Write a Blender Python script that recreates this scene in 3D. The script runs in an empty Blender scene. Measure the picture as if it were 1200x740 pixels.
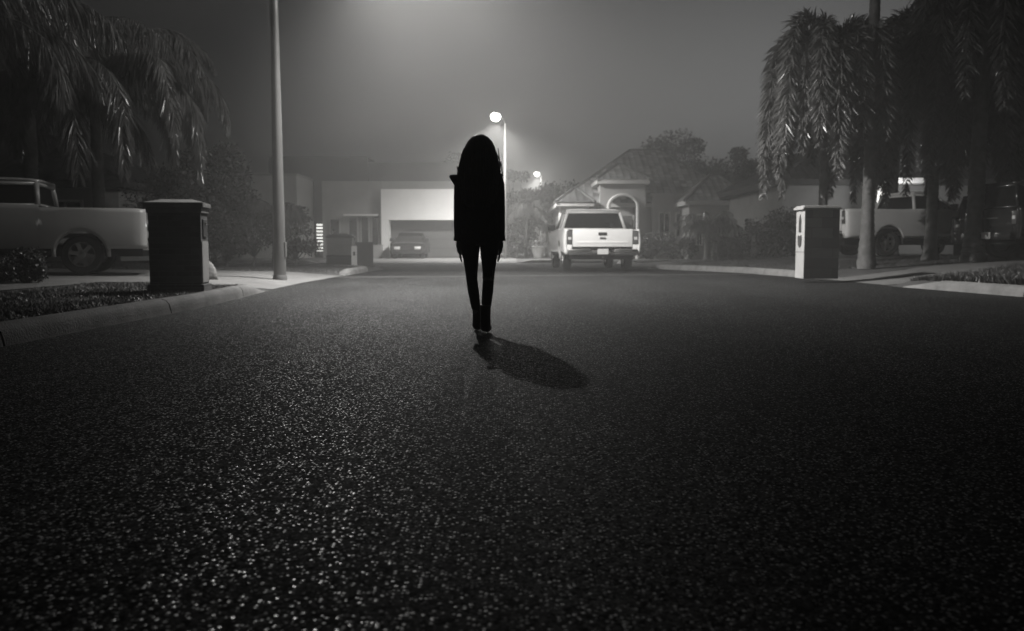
import bpy, bmesh, math, random
import numpy as np
from mathutils import Vector, Matrix, noise
C = bpy.context.scene.collection
SC = bpy.context.scene
R = math.radians
random.seed(7); rng = np.random.default_rng(7)

# ------------------------------------------------------------------ camera
HC = 0.70
PITCH = math.atan(80/1000)
cam = bpy.data.cameras.new('camera'); camo = bpy.data.objects.new('camera', cam); C.objects.link(camo)
camo.location = (0, 0, HC); camo.rotation_euler = (R(90)-PITCH, 0, 0)
cam.sensor_width = 36; cam.lens = 30; cam.clip_end = 3000; cam.clip_start = .05
cam.dof.use_dof = True; cam.dof.focus_distance = 4.6; cam.dof.aperture_fstop = 3.2; cam.dof.aperture_blades = 7
SC.camera = camo
# ------------------------------------------------------------------ world: night sky
w = bpy.data.worlds.new('World'); SC.world = w; w.use_nodes = True
nt = w.node_tree; bgn = nt.nodes['Background']
sky = nt.nodes.new('ShaderNodeTexSky'); sky.sky_type = 'NISHITA'; sky.sun_disc = False
sky.sun_elevation = R(6); sky.sun_rotation = R(18); sky.air_density = 1.0; sky.dust_density = 7.0
bw = nt.nodes.new('ShaderNodeRGBToBW'); nt.links.new(sky.outputs[0], bw.inputs[0]); nt.links.new(bw.outputs[0], bgn.inputs[0])
bgn.inputs[1].default_value = 0.0042
# ------------------------------------------------------------------ exposure and sampling
SC.view_settings.view_transform = 'Standard'; SC.view_settings.look = 'None'
SC.view_settings.gamma = 1; SC.view_settings.exposure = 0.2; SC.view_settings.use_curve_mapping = False
SC.render.engine = 'CYCLES'
SC.cycles.use_denoising = True
SC.cycles.max_bounces = 6; SC.cycles.diffuse_bounces = 2; SC.cycles.glossy_bounces = 2; SC.cycles.volume_bounces = 0
SC.cycles.transmission_bounces = 3; SC.cycles.transparent_max_bounces = 8
SC.cycles.caustics_reflective = False; SC.cycles.caustics_refractive = False
SC.cycles.sample_clamp_direct = 6; SC.cycles.sample_clamp_indirect = 2
LAMP_W = 10500.0         # street lamp power
HAZE = 0.0062
TINT = (1.0, .99, .975)

def fwd(Y, Z): return Y*math.cos(PITCH)-(Z-HC)*math.sin(PITCH)
def X(px, Y, Z=0.7): return (px-600)/1000*fwd(Y, Z)
def Zp(py, Y):
    t = (370-py)/1000; c, s = math.cos(PITCH), math.sin(PITCH)
    return HC + (t*Y*c-Y*s)/(c+t*s)

# ------------------------------------------------------------------ materials
MATS = {}
def mat(name, v, rough=.6, var=.25, scale=6.0, bump=0.0, bscale=40.0, metal=0.0, spec=.5, tint=True, coat=0):
    if name in MATS: return MATS[name]
    m = bpy.data.materials.new(name); m.use_nodes = True; t = m.node_tree; n = t.nodes; b = n['Principled BSDF']
    b.inputs['Roughness'].default_value = rough; b.inputs['Metallic'].default_value = metal
    b.inputs['Specular IOR Level'].default_value = spec
    if coat: b.inputs['Coat Weight'].default_value = coat; b.inputs['Coat Roughness'].default_value = .08
    tc = n.new('ShaderNodeTexCoord'); nz = n.new('ShaderNodeTexNoise'); nz.inputs['Scale'].default_value = scale
    nz.inputs['Detail'].default_value = 6; nz.inputs['Roughness'].default_value = .62
    t.links.new(tc.outputs['Object'], nz.inputs['Vector'])
    rp = n.new('ShaderNodeValToRGB'); lo, hi = v*(1-var), v*(1+var)
    tt = TINT if tint else (1, 1, 1)
    rp.color_ramp.elements[0].position = .3; rp.color_ramp.elements[1].position = .7
    rp.color_ramp.elements[0].color = (lo*tt[0], lo*tt[1], lo*tt[2], 1); rp.color_ramp.elements[1].color = (hi*tt[0], hi*tt[1], hi*tt[2], 1)
    t.links.new(nz.outputs['Fac'], rp.inputs['Fac']); t.links.new(rp.outputs['Color'], b.inputs['Base Color'])
    if bump:
        n2 = n.new('ShaderNodeTexNoise'); n2.inputs['Scale'].default_value = bscale; n2.inputs['Detail'].default_value = 5
        t.links.new(tc.outputs['Object'], n2.inputs['Vector'])
        bp = n.new('ShaderNodeBump'); bp.inputs['Strength'].default_value = bump; bp.inputs['Distance'].default_value = .02
        t.links.new(n2.outputs['Fac'], bp.inputs['Height']); t.links.new(bp.outputs['Normal'], b.inputs['Normal'])
    m['v'] = v; MATS[name] = m; return m
def emis(name, s):
    if name in MATS: return MATS[name]
    m = bpy.data.materials.new(name); m.use_nodes = True; b = m.node_tree.nodes['Principled BSDF']
    b.inputs['Base Color'].default_value = (.8, .79, .76, 1)
    b.inputs['Emission Color'].default_value = (1, .98, .93, 1); b.inputs['Emission Strength'].default_value = s
    MATS[name] = m; return m
def asphalt(name, v=.028, vscale=105.0, tilt=.9, rough=.34):
    m = bpy.data.materials.new(name); m.use_nodes = True; t = m.node_tree; n = t.nodes; L = t.links; b = n['Principled BSDF']
    tc = n.new('ShaderNodeTexCoord')
    vo = n.new('ShaderNodeTexVoronoi'); vo.inputs['Scale'].default_value = vscale; vo.feature = 'F1'
    wn = n.new('ShaderNodeTexNoise'); wn.inputs['Scale'].default_value = 60; wn.inputs['Detail'].default_value = 3
    mx = n.new('ShaderNodeMix'); mx.data_type = 'RGBA'; mx.blend_type = 'LINEAR_LIGHT'; mx.inputs[0].default_value = .003
    L.new(tc.outputs['Object'], wn.inputs['Vector']); L.new(tc.outputs['Object'], mx.inputs[6]); L.new(wn.outputs['Color'], mx.inputs[7])
    L.new(mx.outputs[2], vo.inputs['Vector'])
    # stone-wise random tilt of the normal
    sub = n.new('ShaderNodeVectorMath'); sub.operation = 'SUBTRACT'; sub.inputs[1].default_value = (.5, .5, .5)
    mul = n.new('ShaderNodeVectorMath'); mul.operation = 'MULTIPLY'; mul.inputs[1].default_value = (tilt, tilt, 0)
    add = n.new('ShaderNodeVectorMath'); add.operation = 'ADD'; nrm = n.new('ShaderNodeVectorMath'); nrm.operation = 'NORMALIZE'
    ge = n.new('ShaderNodeNewGeometry')
    L.new(vo.outputs['Color'], sub.inputs[0]); L.new(sub.outputs[0], mul.inputs[0]); L.new(mul.outputs[0], add.inputs[0]); L.new(ge.outputs['Normal'], add.inputs[1]); L.new(add.outputs[0], nrm.inputs[0])
    bp = n.new('ShaderNodeBump'); bp.invert = True; bp.inputs['Strength'].default_value = .3; bp.inputs['Distance'].default_value = .004
    L.new(vo.outputs['Distance'], bp.inputs['Height']); L.new(nrm.outputs[0], bp.inputs['Normal'])
    L.new(bp.outputs['Normal'], b.inputs['Normal'])
    # colour and shine: dark binder, grey stones, a few pale polished ones
    def math_(op, x, y=None, z=None):
        q = n.new('ShaderNodeMath'); q.operation = op
        for i, v_ in enumerate((x, y, z)):
            if v_ is None: continue
            if hasattr(v_, 'links'): L.new(v_, q.inputs[i])
            else: q.inputs[i].default_value = v_
        return q.outputs[0]
    def ramp(x, a0, a1, b0, b1):
        q = n.new('ShaderNodeMapRange'); q.inputs[1].default_value = a0; q.inputs[2].default_value = a1; q.inputs[3].default_value = b0; q.inputs[4].default_value = b1
        L.new(x, q.inputs[0]); return q.outputs[0]
    big = n.new('ShaderNodeTexNoise'); big.inputs['Scale'].default_value = .5; big.inputs['Detail'].default_value = 5; L.new(tc.outputs['Object'], big.inputs['Vector'])
    mp = n.new('ShaderNodeMapping'); mp.inputs['Scale'].default_value = (1.7, .16, 1); L.new(tc.outputs['Object'], mp.inputs[0])
    trk = n.new('ShaderNodeTexNoise'); trk.inputs['Scale'].default_value = .8; trk.inputs['Detail'].default_value = 3; L.new(mp.outputs[0], trk.inputs['Vector'])
    wear = math_('MULTIPLY', ramp(big.outputs['Fac'], .3, .7, .78, 1.22), ramp(trk.outputs['Fac'], .32, .68, .82, 1.2))
    sx = n.new('ShaderNodeSeparateColor'); L.new(vo.outputs['Color'], sx.inputs[0])
    top = ramp(vo.outputs['Distance'], .26, .48, 1, 0)
    shine = math_('MULTIPLY', top, ramp(sx.outputs[0], .68, .98, 0, 1))
    pale = math_('MULTIPLY', top, ramp(sx.outputs[2], .90, .97, 0, 1))
    grey = math_('MULTIPLY', math_('MULTIPLY', top, sx.outputs[1]), v*2.0)
    col = math_('MULTIPLY', math_('ADD', math_('ADD', v*.3, grey), math_('MULTIPLY', pale, v*13)), wear)
    cc = n.new('ShaderNodeCombineColor'); [L.new(col, cc.inputs[i]) for i in range(3)]; L.new(cc.outputs[0], b.inputs['Base Color'])
    L.new(math_('ADD', .04, math_('MULTIPLY', math_('MULTIPLY', shine, wear), 4.5)), b.inputs['Specular IOR Level'])
    L.new(ramp(shine, 0, 1, rough+.5, rough), b.inputs['Roughness'])
    b.inputs['IOR'].default_value = 1.6
    MATS[name] = m; return m
def brick(name, v, mortar, bw_=.215, rh=.075, bumpy=.6):
    m = mat(name, v, .85, .3, 5, 0); t = m.node_tree; n = t.nodes; b = n['Principled BSDF']; L = t.links
    uv = n.new('ShaderNodeUVMap'); uv.uv_map = 'UVMap'
    br = n.new('ShaderNodeTexBrick'); br.inputs['Scale'].default_value = 1; br.inputs['Brick Width'].default_value = bw_; br.inputs['Row Height'].default_value = rh
    br.inputs['Mortar Size'].default_value = .006; br.inputs['Mortar Smooth'].default_value = .2
    br.inputs['Color1'].default_value = (v*.75,)*3+(1,); br.inputs['Color2'].default_value = (v*1.3,)*3+(1,); br.inputs['Mortar'].default_value = (mortar,)*3+(1,)
    L.new(uv.outputs[0], br.inputs['Vector']); L.new(br.outputs['Color'], b.inputs['Base Color'])
    bp = n.new('ShaderNodeBump'); bp.invert = True; bp.inputs['Strength'].default_value = bumpy; bp.inputs['Distance'].default_value = .008
    L.new(br.outputs['Fac'], bp.inputs['Height']); L.new(bp.outputs[0], b.inputs['Normal']); return m
def tiles(name, v):
    m = mat(name, v, .7, .3, 1.5); t = m.node_tree; n = t.nodes; b = n['Principled BSDF']; L = t.links
    uv = n.new('ShaderNodeUVMap'); uv.uv_map = 'UVMap'
    br = n.new('ShaderNodeTexBrick'); br.inputs['Scale'].default_value = 1; br.inputs['Brick Width'].default_value = .36; br.inputs['Row Height'].default_value = .42
    br.inputs['Mortar Size'].default_value = .012; br.offset = 0
    br.inputs['Color1'].default_value = (v*.6,)*3+(1,); br.inputs['Color2'].default_value = (v*1.5,)*3+(1,); br.inputs['Mortar'].default_value = (v*.3,)*3+(1,)
    L.new(uv.outputs[0], br.inputs['Vector']); L.new(br.outputs['Color'], b.inputs['Base Color']); return m

# ------------------------------------------------------------------ mesh helper
class MB:
    def __init__(s): s.v = []; s.f = []
    def add(s, vs, fs):
        o = len(s.v); s.v += [tuple(map(float, p)) for p in vs]; s.f += [tuple(i+o for i in f) for f in fs]; return s
    def box(s, x0, x1, y0, y1, z0, z1, bev=0.0):
        if bev <= 0:
            vs = [(x, y, z) for z in (z0, z1) for y in (y0, y1) for x in (x0, x1)]
            return s.add(vs, [(0, 2, 3, 1), (4, 5, 7, 6), (0, 1, 5, 4), (2, 6, 7, 3), (0, 4, 6, 2), (1, 3, 7, 5)])
        bm = bmesh.new(); bmesh.ops.create_cube(bm, size=1)
        for q in bm.verts: q.co = ((x0+x1)/2+q.co.x*(x1-x0), (y0+y1)/2+q.co.y*(y1-y0), (z0+z1)/2+q.co.z*(z1-z0))
        bev = min(bev, .45*min(abs(x1-x0), abs(y1-y0), abs(z1-z0)))
        bmesh.ops.bevel(bm, geom=bm.edges[:], offset=bev, segments=2, affect='EDGES', profile=.5)
        bm.verts.index_update(); s.add([q.co for q in bm.verts], [[q.index for q in f.verts] for f in bm.faces]); bm.free(); return s
    def tube(s, pts, rads, n=8, cap=True, flat=1.0):
        pts = [Vector(p) for p in pts]
        if not hasattr(rads, '__len__'): rads = [rads]*len(pts)
        vs = []; prev = None
        for i, p in enumerate(pts):
            d = (pts[min(i+1, len(pts)-1)]-pts[max(i-1, 0)]).normalized()
            if prev is None: a = d.cross(Vector((0, 0, 1)) if abs(d.z) < .9 else Vector((0, 1, 0))).normalized()
            else: a = (prev-d*prev.dot(d)).normalized()
            prev = a; b = d.cross(a)
            for k in range(n):
                t = 2*math.pi*k/n; vs.append(p+a*math.cos(t)*rads[i]+b*math.sin(t)*rads[i]*flat)
        fs = [(i*n+k, i*n+(k+1) % n, (i+1)*n+(k+1) % n, (i+1)*n+k) for i in range(len(pts)-1) for k in range(n)]
        if cap: fs += [tuple(range(n))[::-1], tuple(range((len(pts)-1)*n, len(pts)*n))]
        return s.add(vs, fs)
    def rings(s, rs, n=20, cap=True, fn=None):   # rs: (cx,cy,z,rx,ry)
        vs = []
        for (cx, cy, z, rx, ry) in rs:
            for k in range(n):
                t = 2*math.pi*k/n; f = fn(t, z) if fn else 1
                vs.append((cx+rx*f*math.cos(t), cy+ry*f*math.sin(t), z))
        m = len(rs)
        fs = [(i*n+k, i*n+(k+1) % n, (i+1)*n+(k+1) % n, (i+1)*n+k) for i in range(m-1) for k in range(n)]
        if cap: fs += [tuple(range(n))[::-1], tuple(range((m-1)*n, m*n))]
        return s.add(vs, fs)
    def lathe(s, prof, axis='y', c=(0, 0, 0), n=28):
        vs = []
        for k in range(n):
            t = 2*math.pi*k/n
            for (r, h) in prof:
                a, b = r*math.cos(t), r*math.sin(t)
                p = {'y': (a, h, b), 'z': (a, b, h), 'x': (h, a, b)}[axis]
                vs.append((c[0]+p[0], c[1]+p[1], c[2]+p[2]))
        m = len(prof)
        fs = [(k*m+i, k*m+i+1, ((k+1) % n)*m+i+1, ((k+1) % n)*m+i) for k in range(n) for i in range(m-1)]
        return s.add(vs, fs)
    def grid(s, P):   # P[i][j] -> point
        a, b = len(P), len(P[0])
        return s.add([p for r in P for p in r], [(i*b+j, (i+1)*b+j, (i+1)*b+j+1, i*b+j+1) for i in range(a-1) for j in range(b-1)])
    def prism(s, poly, h0, h1, axis='z'):
        n = len(poly)
        def P(a, b, h): return {'z': (a, b, h), 'y': (a, h, b), 'x': (h, a, b)}[axis]
        vs = [P(a, b, h0) for a, b in poly]+[P(a, b, h1) for a, b in poly]
        return s.add(vs, [tuple(range(n))[::-1], tuple(range(n, 2*n))]+[(i, (i+1) % n, (i+1) % n+n, i+n) for i in range(n)])
    def build(s, name, m, parent=None, smooth=False, sol=0, label=None, uvs=None):
        me = bpy.data.meshes.new(name); me.from_pydata(s.v, [], s.f)
        me.materials.append(MATS[m] if isinstance(m, str) else m)
        uv = me.uv_layers.new(name='UVMap')
        if uvs is None and len(s.f) < 4000:
            co = s.v; dat = []
            for p in me.polygons:
                nx, ny, nz = map(abs, p.normal)
                for li in p.vertices:
                    x, y, z = co[li]
                    dat += (x, y) if nz > .75 else ((y, z) if nx > ny else (x, z))
            uv.data.foreach_set('uv', dat)
        elif uvs is not None: uv.data.foreach_set('uv', uvs)
        if smooth is True: me.polygons.foreach_set('use_smooth', [True]*len(me.polygons))
        elif smooth: me.polygons.foreach_set('use_smooth', [True]*len(me.polygons)); me.set_sharp_from_angle(angle=R(smooth))
        o = bpy.data.objects.new(name, me); C.objects.link(o)
        if parent is not None: o.parent = parent
        if sol: md = o.modifiers.new('thickness', 'SOLIDIFY'); md.thickness = sol; md.offset = -1
        if label: o['label'] = label
        return o
def quads_obj(name, Q, m, parent=None, smooth=False):
    """Q: (N,4,3) array of quads (or (N,3,3) triangles) as one mesh"""
    Q = np.asarray(Q, dtype=np.float32); N, K = Q.shape[:2]
    me = bpy.data.meshes.new(name); me.vertices.add(N*K); me.vertices.foreach_set('co', Q.reshape(-1))
    me.loops.add(N*K); me.loops.foreach_set('vertex_index', np.arange(N*K, dtype=np.int32))
    me.polygons.add(N); me.polygons.foreach_set('loop_start', np.arange(0, N*K, K, dtype=np.int32))
    me.update(calc_edges=True); me.materials.append(MATS[m] if isinstance(m, str) else m)
    o = bpy.data.objects.new(name, me); C.objects.link(o)
    if parent is not None: o.parent = parent
    return o
def tag(o, label=None, cat=None, group=None, kind=None):
    if label: o['label'] = label
    if cat: o['category'] = cat
    if group: o['group'] = group
    if kind: o['kind'] = kind
    return o
def empty(name, loc, rz=0, label=None, cat=None, group=None):
    o = bpy.data.objects.new(name, None); C.objects.link(o); o.location = loc; o.rotation_euler = (0, 0, rz); o.empty_display_size = .3
    return tag(o, label, cat, group)
def struct(o): o['kind'] = 'structure'; return o

# ------------------------------------------------------------------ palette
asphalt('asphalt', .019, 100, .4, .2)
asphalt('old_asphalt', .016, 90, .5, .5)
mat('concrete', .12, .85, .22, 1.6, .5, 60); mat('gutter_concrete', .065, .8, .3, 3, .5, 50); mat('dim_kerb', .13, .85, .4, 2.5, .7, 45); mat('kerb_concrete', .17, .8, .35, 2.2, .7, 45)
mat('soil', .045, .95, .4, 2.0, 1.0, 25); mat('lawn', .05, .9, .45, 1.2, 1.0, 60)
mat('blade', .06, .45, .4, 3); mat('leaf', .07, .42, .45, 2.5); mat('leaf_dark', .04, .45, .4, 2.5); mat('frond', .15, .2, .35, 2.5); mat('frond_dark', .1, .26, .35, 2.5)
mat('bark', .16, .9, .4, 8, 1.0, 30); mat('palm_bark', .13, .85, .35, 5, .8, 22); mat('boot_green', .1, .6)
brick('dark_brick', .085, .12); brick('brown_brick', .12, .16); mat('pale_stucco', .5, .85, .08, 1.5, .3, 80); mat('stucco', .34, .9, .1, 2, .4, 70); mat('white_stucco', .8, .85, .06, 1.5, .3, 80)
mat('cap_stone', .22, .8, .25, 6, .4, 50); brick('block_work', .24, .17, .42, .2, .5); mat('white_paint', .75, .5, .05, 3); mat('grey_stucco', .26, .9, .14, 1.2, .3, 70); mat('dark_stucco', .05, .9, .12, 1, .3, 60)
mat('wall_beige', .42, .9, .12, 1.2, .3, 60); mat('trim', .7, .7, .08, 2); tiles('roof_tile', .36); tiles('dark_roof_tile', .05); mat('ridge', .13, .7, .3, 3)
mat('door_grey', .11, .6, .1, 3); mat('glass_dark', .008, .1, .1, 3, spec=.3); mat('frame_grey', .3, .5, .1)
mat('truck_silver', .82, .33, .05, 2.5, coat=.5); mat('truck_white', .8, .32, .05, 2.5, coat=.6); mat('truck_grey', .3, .35, .06, 2.5, coat=.5); mat('black_paint', .015, .25, .1, 2, coat=.5)
mat('plastic', .03, .55, .2, 8); mat('tyre', .018, .8, .3, 12); mat('alloy', .5, .35, .1, 5, metal=.9); mat('chrome', .65, .18, .05, 5, metal=1)
mat('tail_lens', .09, .15, .1, 9, spec=.7); mat('clear_lens', .6, .1, .05, 5, spec=.8); mat('interior', .012, .9); mat('plate', .55, .5, .05)
mat('pole_metal', .2, .34, .15, 1.5, metal=.6); mat('pole_base', .1, .7, .3, 4); mat('pole_concrete', .33, .8, .2, 3, .3, 60); mat('lamp_housing', .3, .5)
mat('hair', .010, .55, .3, 30); mat('jacket', .010, .85, .3, 14, .4, 60); mat('trousers', .008, .8, .3, 14); mat('boots', .007, .45); mat('skin', .16, .5, .05)
mat('dark_plastic', .04, .6, .2, 5); mat('panel_white', .6, .5, .08, 6); mat('stone', .2, .9, .3, 5, 1, 14); mat('hedge', .045, .6, .4, 3); mat('pot', .2, .8, .1)
emis('lamp_lens', 120); emis('near_lamp_lens', 20); emis('window_light', 1.3); emis('bulb', 25)

# ------------------------------------------------------------------ terrain
YL = [-12, 8, 10, 13.5, 16.3, 20.6, 30]; XL = [-3.5, -3.6, -3.6, -3.9, -4.07, -4.1, -4.1]
YR = [-12, 6, 12, 15.5, 19, 23.3, 26, 28, 31, 38]; XR = [8.4, 7.7, 7.2, 6.8, 6.75, 6.3, 5.2, 4.5, 4.4, 4.6]
def xl(y): return float(np.interp(y, YL, XL))
def xr(y): return float(np.interp(y, YR, XR))
def sst(a, b, x): t = min(1, max(0, (x-a)/(b-a))); return t*t*(3-2*t)
AP_L = [(13.9, 20.7)]; AP_R = [(15.6, 18.7), (28.6, 31.4)]
def dip(y, aps):
    k = 0
    for a, b in aps: k = max(k, sst(a-.45, a, y)*(1-sst(b, b+.45, y)))
    return k
def Hl(d, y):
    h = .09+.012*min(d, 12); e = sst(0, .3, d)*h; ap = min(1, d/1.3)*h+.001
    k = dip(y, AP_L); return e*(1-k)+ap*k
def Hr(d, y):
    full = .10+.05*min(d, 6.5)*(1-sst(28, 38, y)); e = sst(0, .3, d)*full; ap = min(1, d/1.6)*full+.001
    k = dip(y, AP_R); return e*(1-k)+ap*k
def Hfar(x, y): return .08+.0*y
def H(x, y):
    if y >= 38: return Hfar(x, y)
    if x > xr(y): return Hr(x-xr(y), y)
    if x < xl(y) and y < 28: return Hl(xl(y)-x, y)
    return 0.004
D = [0, .1, .2, .3, .5, .8, 1.1, 1.4, 2, 3, 4, 5, 6, 6.6, 8, 10, 14, 20, 30, 50, 80]
ys = np.arange(-12, 27.01, .3)
struct(MB().grid([[(xl(y)-d, y, Hl(d, y)) for d in D] for y in list(ys)+[27.3]][::-1]).build('lawn', 'lawn', smooth=True))
ys = np.arange(-12, 38.01, .3)
struct(MB().grid([[(xr(y)+d, y, Hr(d, y)) for d in D] for y in list(ys)+[38.2]]).build('lawn', 'lawn', smooth=True))
struct(MB().grid([[(x, y, .002 if y < 38.01 else .08) for x in np.arange(-120, 121, 8)] for y in (38.0, 38.3, 45, 60, 100, 200)]).build('lawn', 'lawn', smooth=False))
struct(MB().grid([[(x, y, -.03) for y in (-400, -60, 0, 60, 400)] for x in (-400, -60, 0, 60, 400)]).build('ground', 'soil'))
# road: near sheet up to the concrete gutter, then older surface
struct(MB().add([(-14, -30, 0), (14, -30, 0), (14, 19.0, 0), (-14, 19.0, 0)], [(0, 1, 2, 3)]).build('road', 'asphalt'))
struct(MB().add([(-14, 19, 0), (14, 19, 0), (14, 24.5, 0), (-14, 24.5, 0)], [(0, 1, 2, 3)]).build('road', 'asphalt'))
struct(MB().add([(-90, 24.5, 0), (14, 24.5, 0), (14, 38.2, 0), (-90, 38.2, 0)], [(0, 1, 2, 3)]).build('side_road', 'old_asphalt'))
struct(MB().grid([[(x, 20.6+.23*x+.1*math.sin(x)+o, .004) for o in (0, .42)] for x in np.linspace(xl(19.7)+.05, 6.2, 14)][::-1]).build('gutter_strip', 'gutter_concrete'))
# kerbs
def kerb(line, side, name='kerb', mt='kerb_concrete'):
    prof = [(0, .0), (.012, .05), (.025, .1), (.055, .138), (.1, .155), (.15, .158), (.2, .15), (.24, .125), (.25, .04)]
    m = MB(); acc = 0; pts = [Vector((*p, 0)) for p in line]
    # resample to 0.3 m steps
    rs = [pts[0]]
    for a, b in zip(pts, pts[1:]):
        k = max(1, int((b-a).length/.3)); rs += [a+(b-a)*(i+1)/k for i in range(k)]
    n = len(rs); i = 0; per = 6
    while i < n-1:
        seg = rs[i:i+per+1]
        if len(seg) < 2: break
        rows = []
        for j, p in enumerate(seg):
            gi = i+j; d = (rs[min(gi+1, n-1)]-rs[max(gi-1, 0)]).normalized(); nn = Vector((d.y, -d.x, 0))*side
            q = p+d*(.011 if j == 0 else (-.011 if j == len(seg)-1 else 0))
            e = min(gi, n-1-gi)*.3; k = min(1, .12+e/.7)
            rows.append([q+nn*(o+random.uniform(-.003, .003))+Vector((0, 0, z*k)) for o, z in prof])
        m.grid(rows if side < 0 else [r[::-1] for r in rows])
        e0 = len(m.v)-len(rows)*len(prof)
        np_ = len(prof); m.f.append(tuple(range(e0, e0+np_))); m.f.append(tuple(range(e0+(len(rows)-1)*np_, e0+len(rows)*np_))[::-1])
        i += per
    return struct(m.build(name, mt, smooth=40))
kerb([(xl(y), y) for y in np.arange(-6, 13.7, .5)], -1, mt='dim_kerb')  # left kerb: concrete colour darkened to imitate weaker light on this side
kerb([(xl(y), y) for y in np.arange(20.9, 24.4, .5)]+[(-4.1-3.2*(1-math.cos(a)), 24.2+3.2*math.sin(a)) for a in np.linspace(.1, 1.55, 8)]+[(-9, 27.4), (-40, 27.4)], -1)
kerb([(xr(y), y) for y in np.arange(-6, 15.5, .5)], 1)
kerb([(xr(y), y) for y in np.arange(18.9, 28.6, .5)], 1)
kerb([(xr(y), y) for y in np.arange(31.6, 38, .5)], 1)
kerb([(-60, 38.0), (-8.6, 38.0)], -1); kerb([(.2, 38.0), (4.9, 38.0)], -1)
# driveways and walks draped on the ground
def drape(rows, fn, name):
    return struct(MB().grid([[(x, y, fn(x, y)+.012) for x, y in r] for r in rows]).build(name, 'concrete', smooth=True))
Df = [0, .1, .3, .5, .8, 1.1, 1.4, 2, 3, 4, 6, 8, 12, 18]
drape([[(xl(y)-d, y) for d in Df] for y in list(np.arange(20.6, 13.9, -.3))], lambda x, y: Hl(xl(y)-x, y) if xl(y)-x > 0 else .001, 'driveway')
drape([[(xx, y) for xx in (-6.7, -7.1, -7.5, -7.9)] for y in np.arange(13.95, -8, -.6)], H, 'sidewalk')
drape([[(xr(y)+d, y) for d in (0, .1, .3, .5, .8, 1.1, 1.4, 1.7, 2.2)] for y in np.arange(15.6, 18.75, .3)], lambda x, y: Hr(x-xr(y), y) if x-xr(y) > 0 else .001, 'driveway')
cl = [(8.6, 17.2, 1.5), (9.2, 18.1, 1.3), (10, 18.8, 1.1), (11.5, 19.3, .9), (14, 19.5, .9), (26, 19.7, .9)]
drape([[(x, y+hw*k) for k in (-1, 0, 1)] for x, y, hw in cl][::-1], lambda x, y: H(x, y)+.004, 'driveway')
drape([[(x, y) for x in np.arange(9.3, 27, 1.)] for y in (25, 26, 27, 28, 29, 30.4)], H, 'parking_pad')
cl = [(4.5, 30.0, 1.5), (5.2, 30.4, 1.4), (6.2, 31.0, 1.2), (7.4, 31.9, 1.0), (9, 33, .9), (12, 35, .9), (14, 37.5, .9)]
drape([[(x-k*hw*.4, y+hw*k) for k in (-1, -.5, 0, .5, 1)] for x, y, hw in cl][::-1], lambda x, y: H(x, y)+.006 if y < 37.9 else .09, 'driveway')
drape([[(x, y) for x in np.arange(-8.6, .3, 1.1)] for y in (38.0, 38.25, 38.5, 45, 50)], lambda x, y: .002 if y < 38.1 else .085, 'driveway')
drape([[(x, y) for x in (-60, -30, -8.7)] for y in (39.6, 41)], lambda x, y: .085, 'sidewalk')
drape([[(x, y) for x in (.35, 5, 30)] for y in (39.6, 41)], lambda x, y: .085, 'sidewalk')

# ------------------------------------------------------------------ haze
hz = MB().box(-410, 410, -410, 410, -1.1, 17).build('haze', 'soil'); hz['kind'] = 'stuff'
hm = bpy.data.materials.new('haze_air'); hm.use_nodes = True; hn = hm.node_tree.nodes; hn.remove(hn['Principled BSDF'])
pv = hn.new('ShaderNodeVolumePrincipled'); pv.inputs['Color'].default_value = (.93, .925, .91, 1); pv.inputs['Density'].default_value = HAZE; pv.inputs['Anisotropy'].default_value = .35
hm.node_tree.links.new(pv.outputs[0], hn['Material Output'].inputs['Volume']); hz.data.materials[0] = hm

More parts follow.
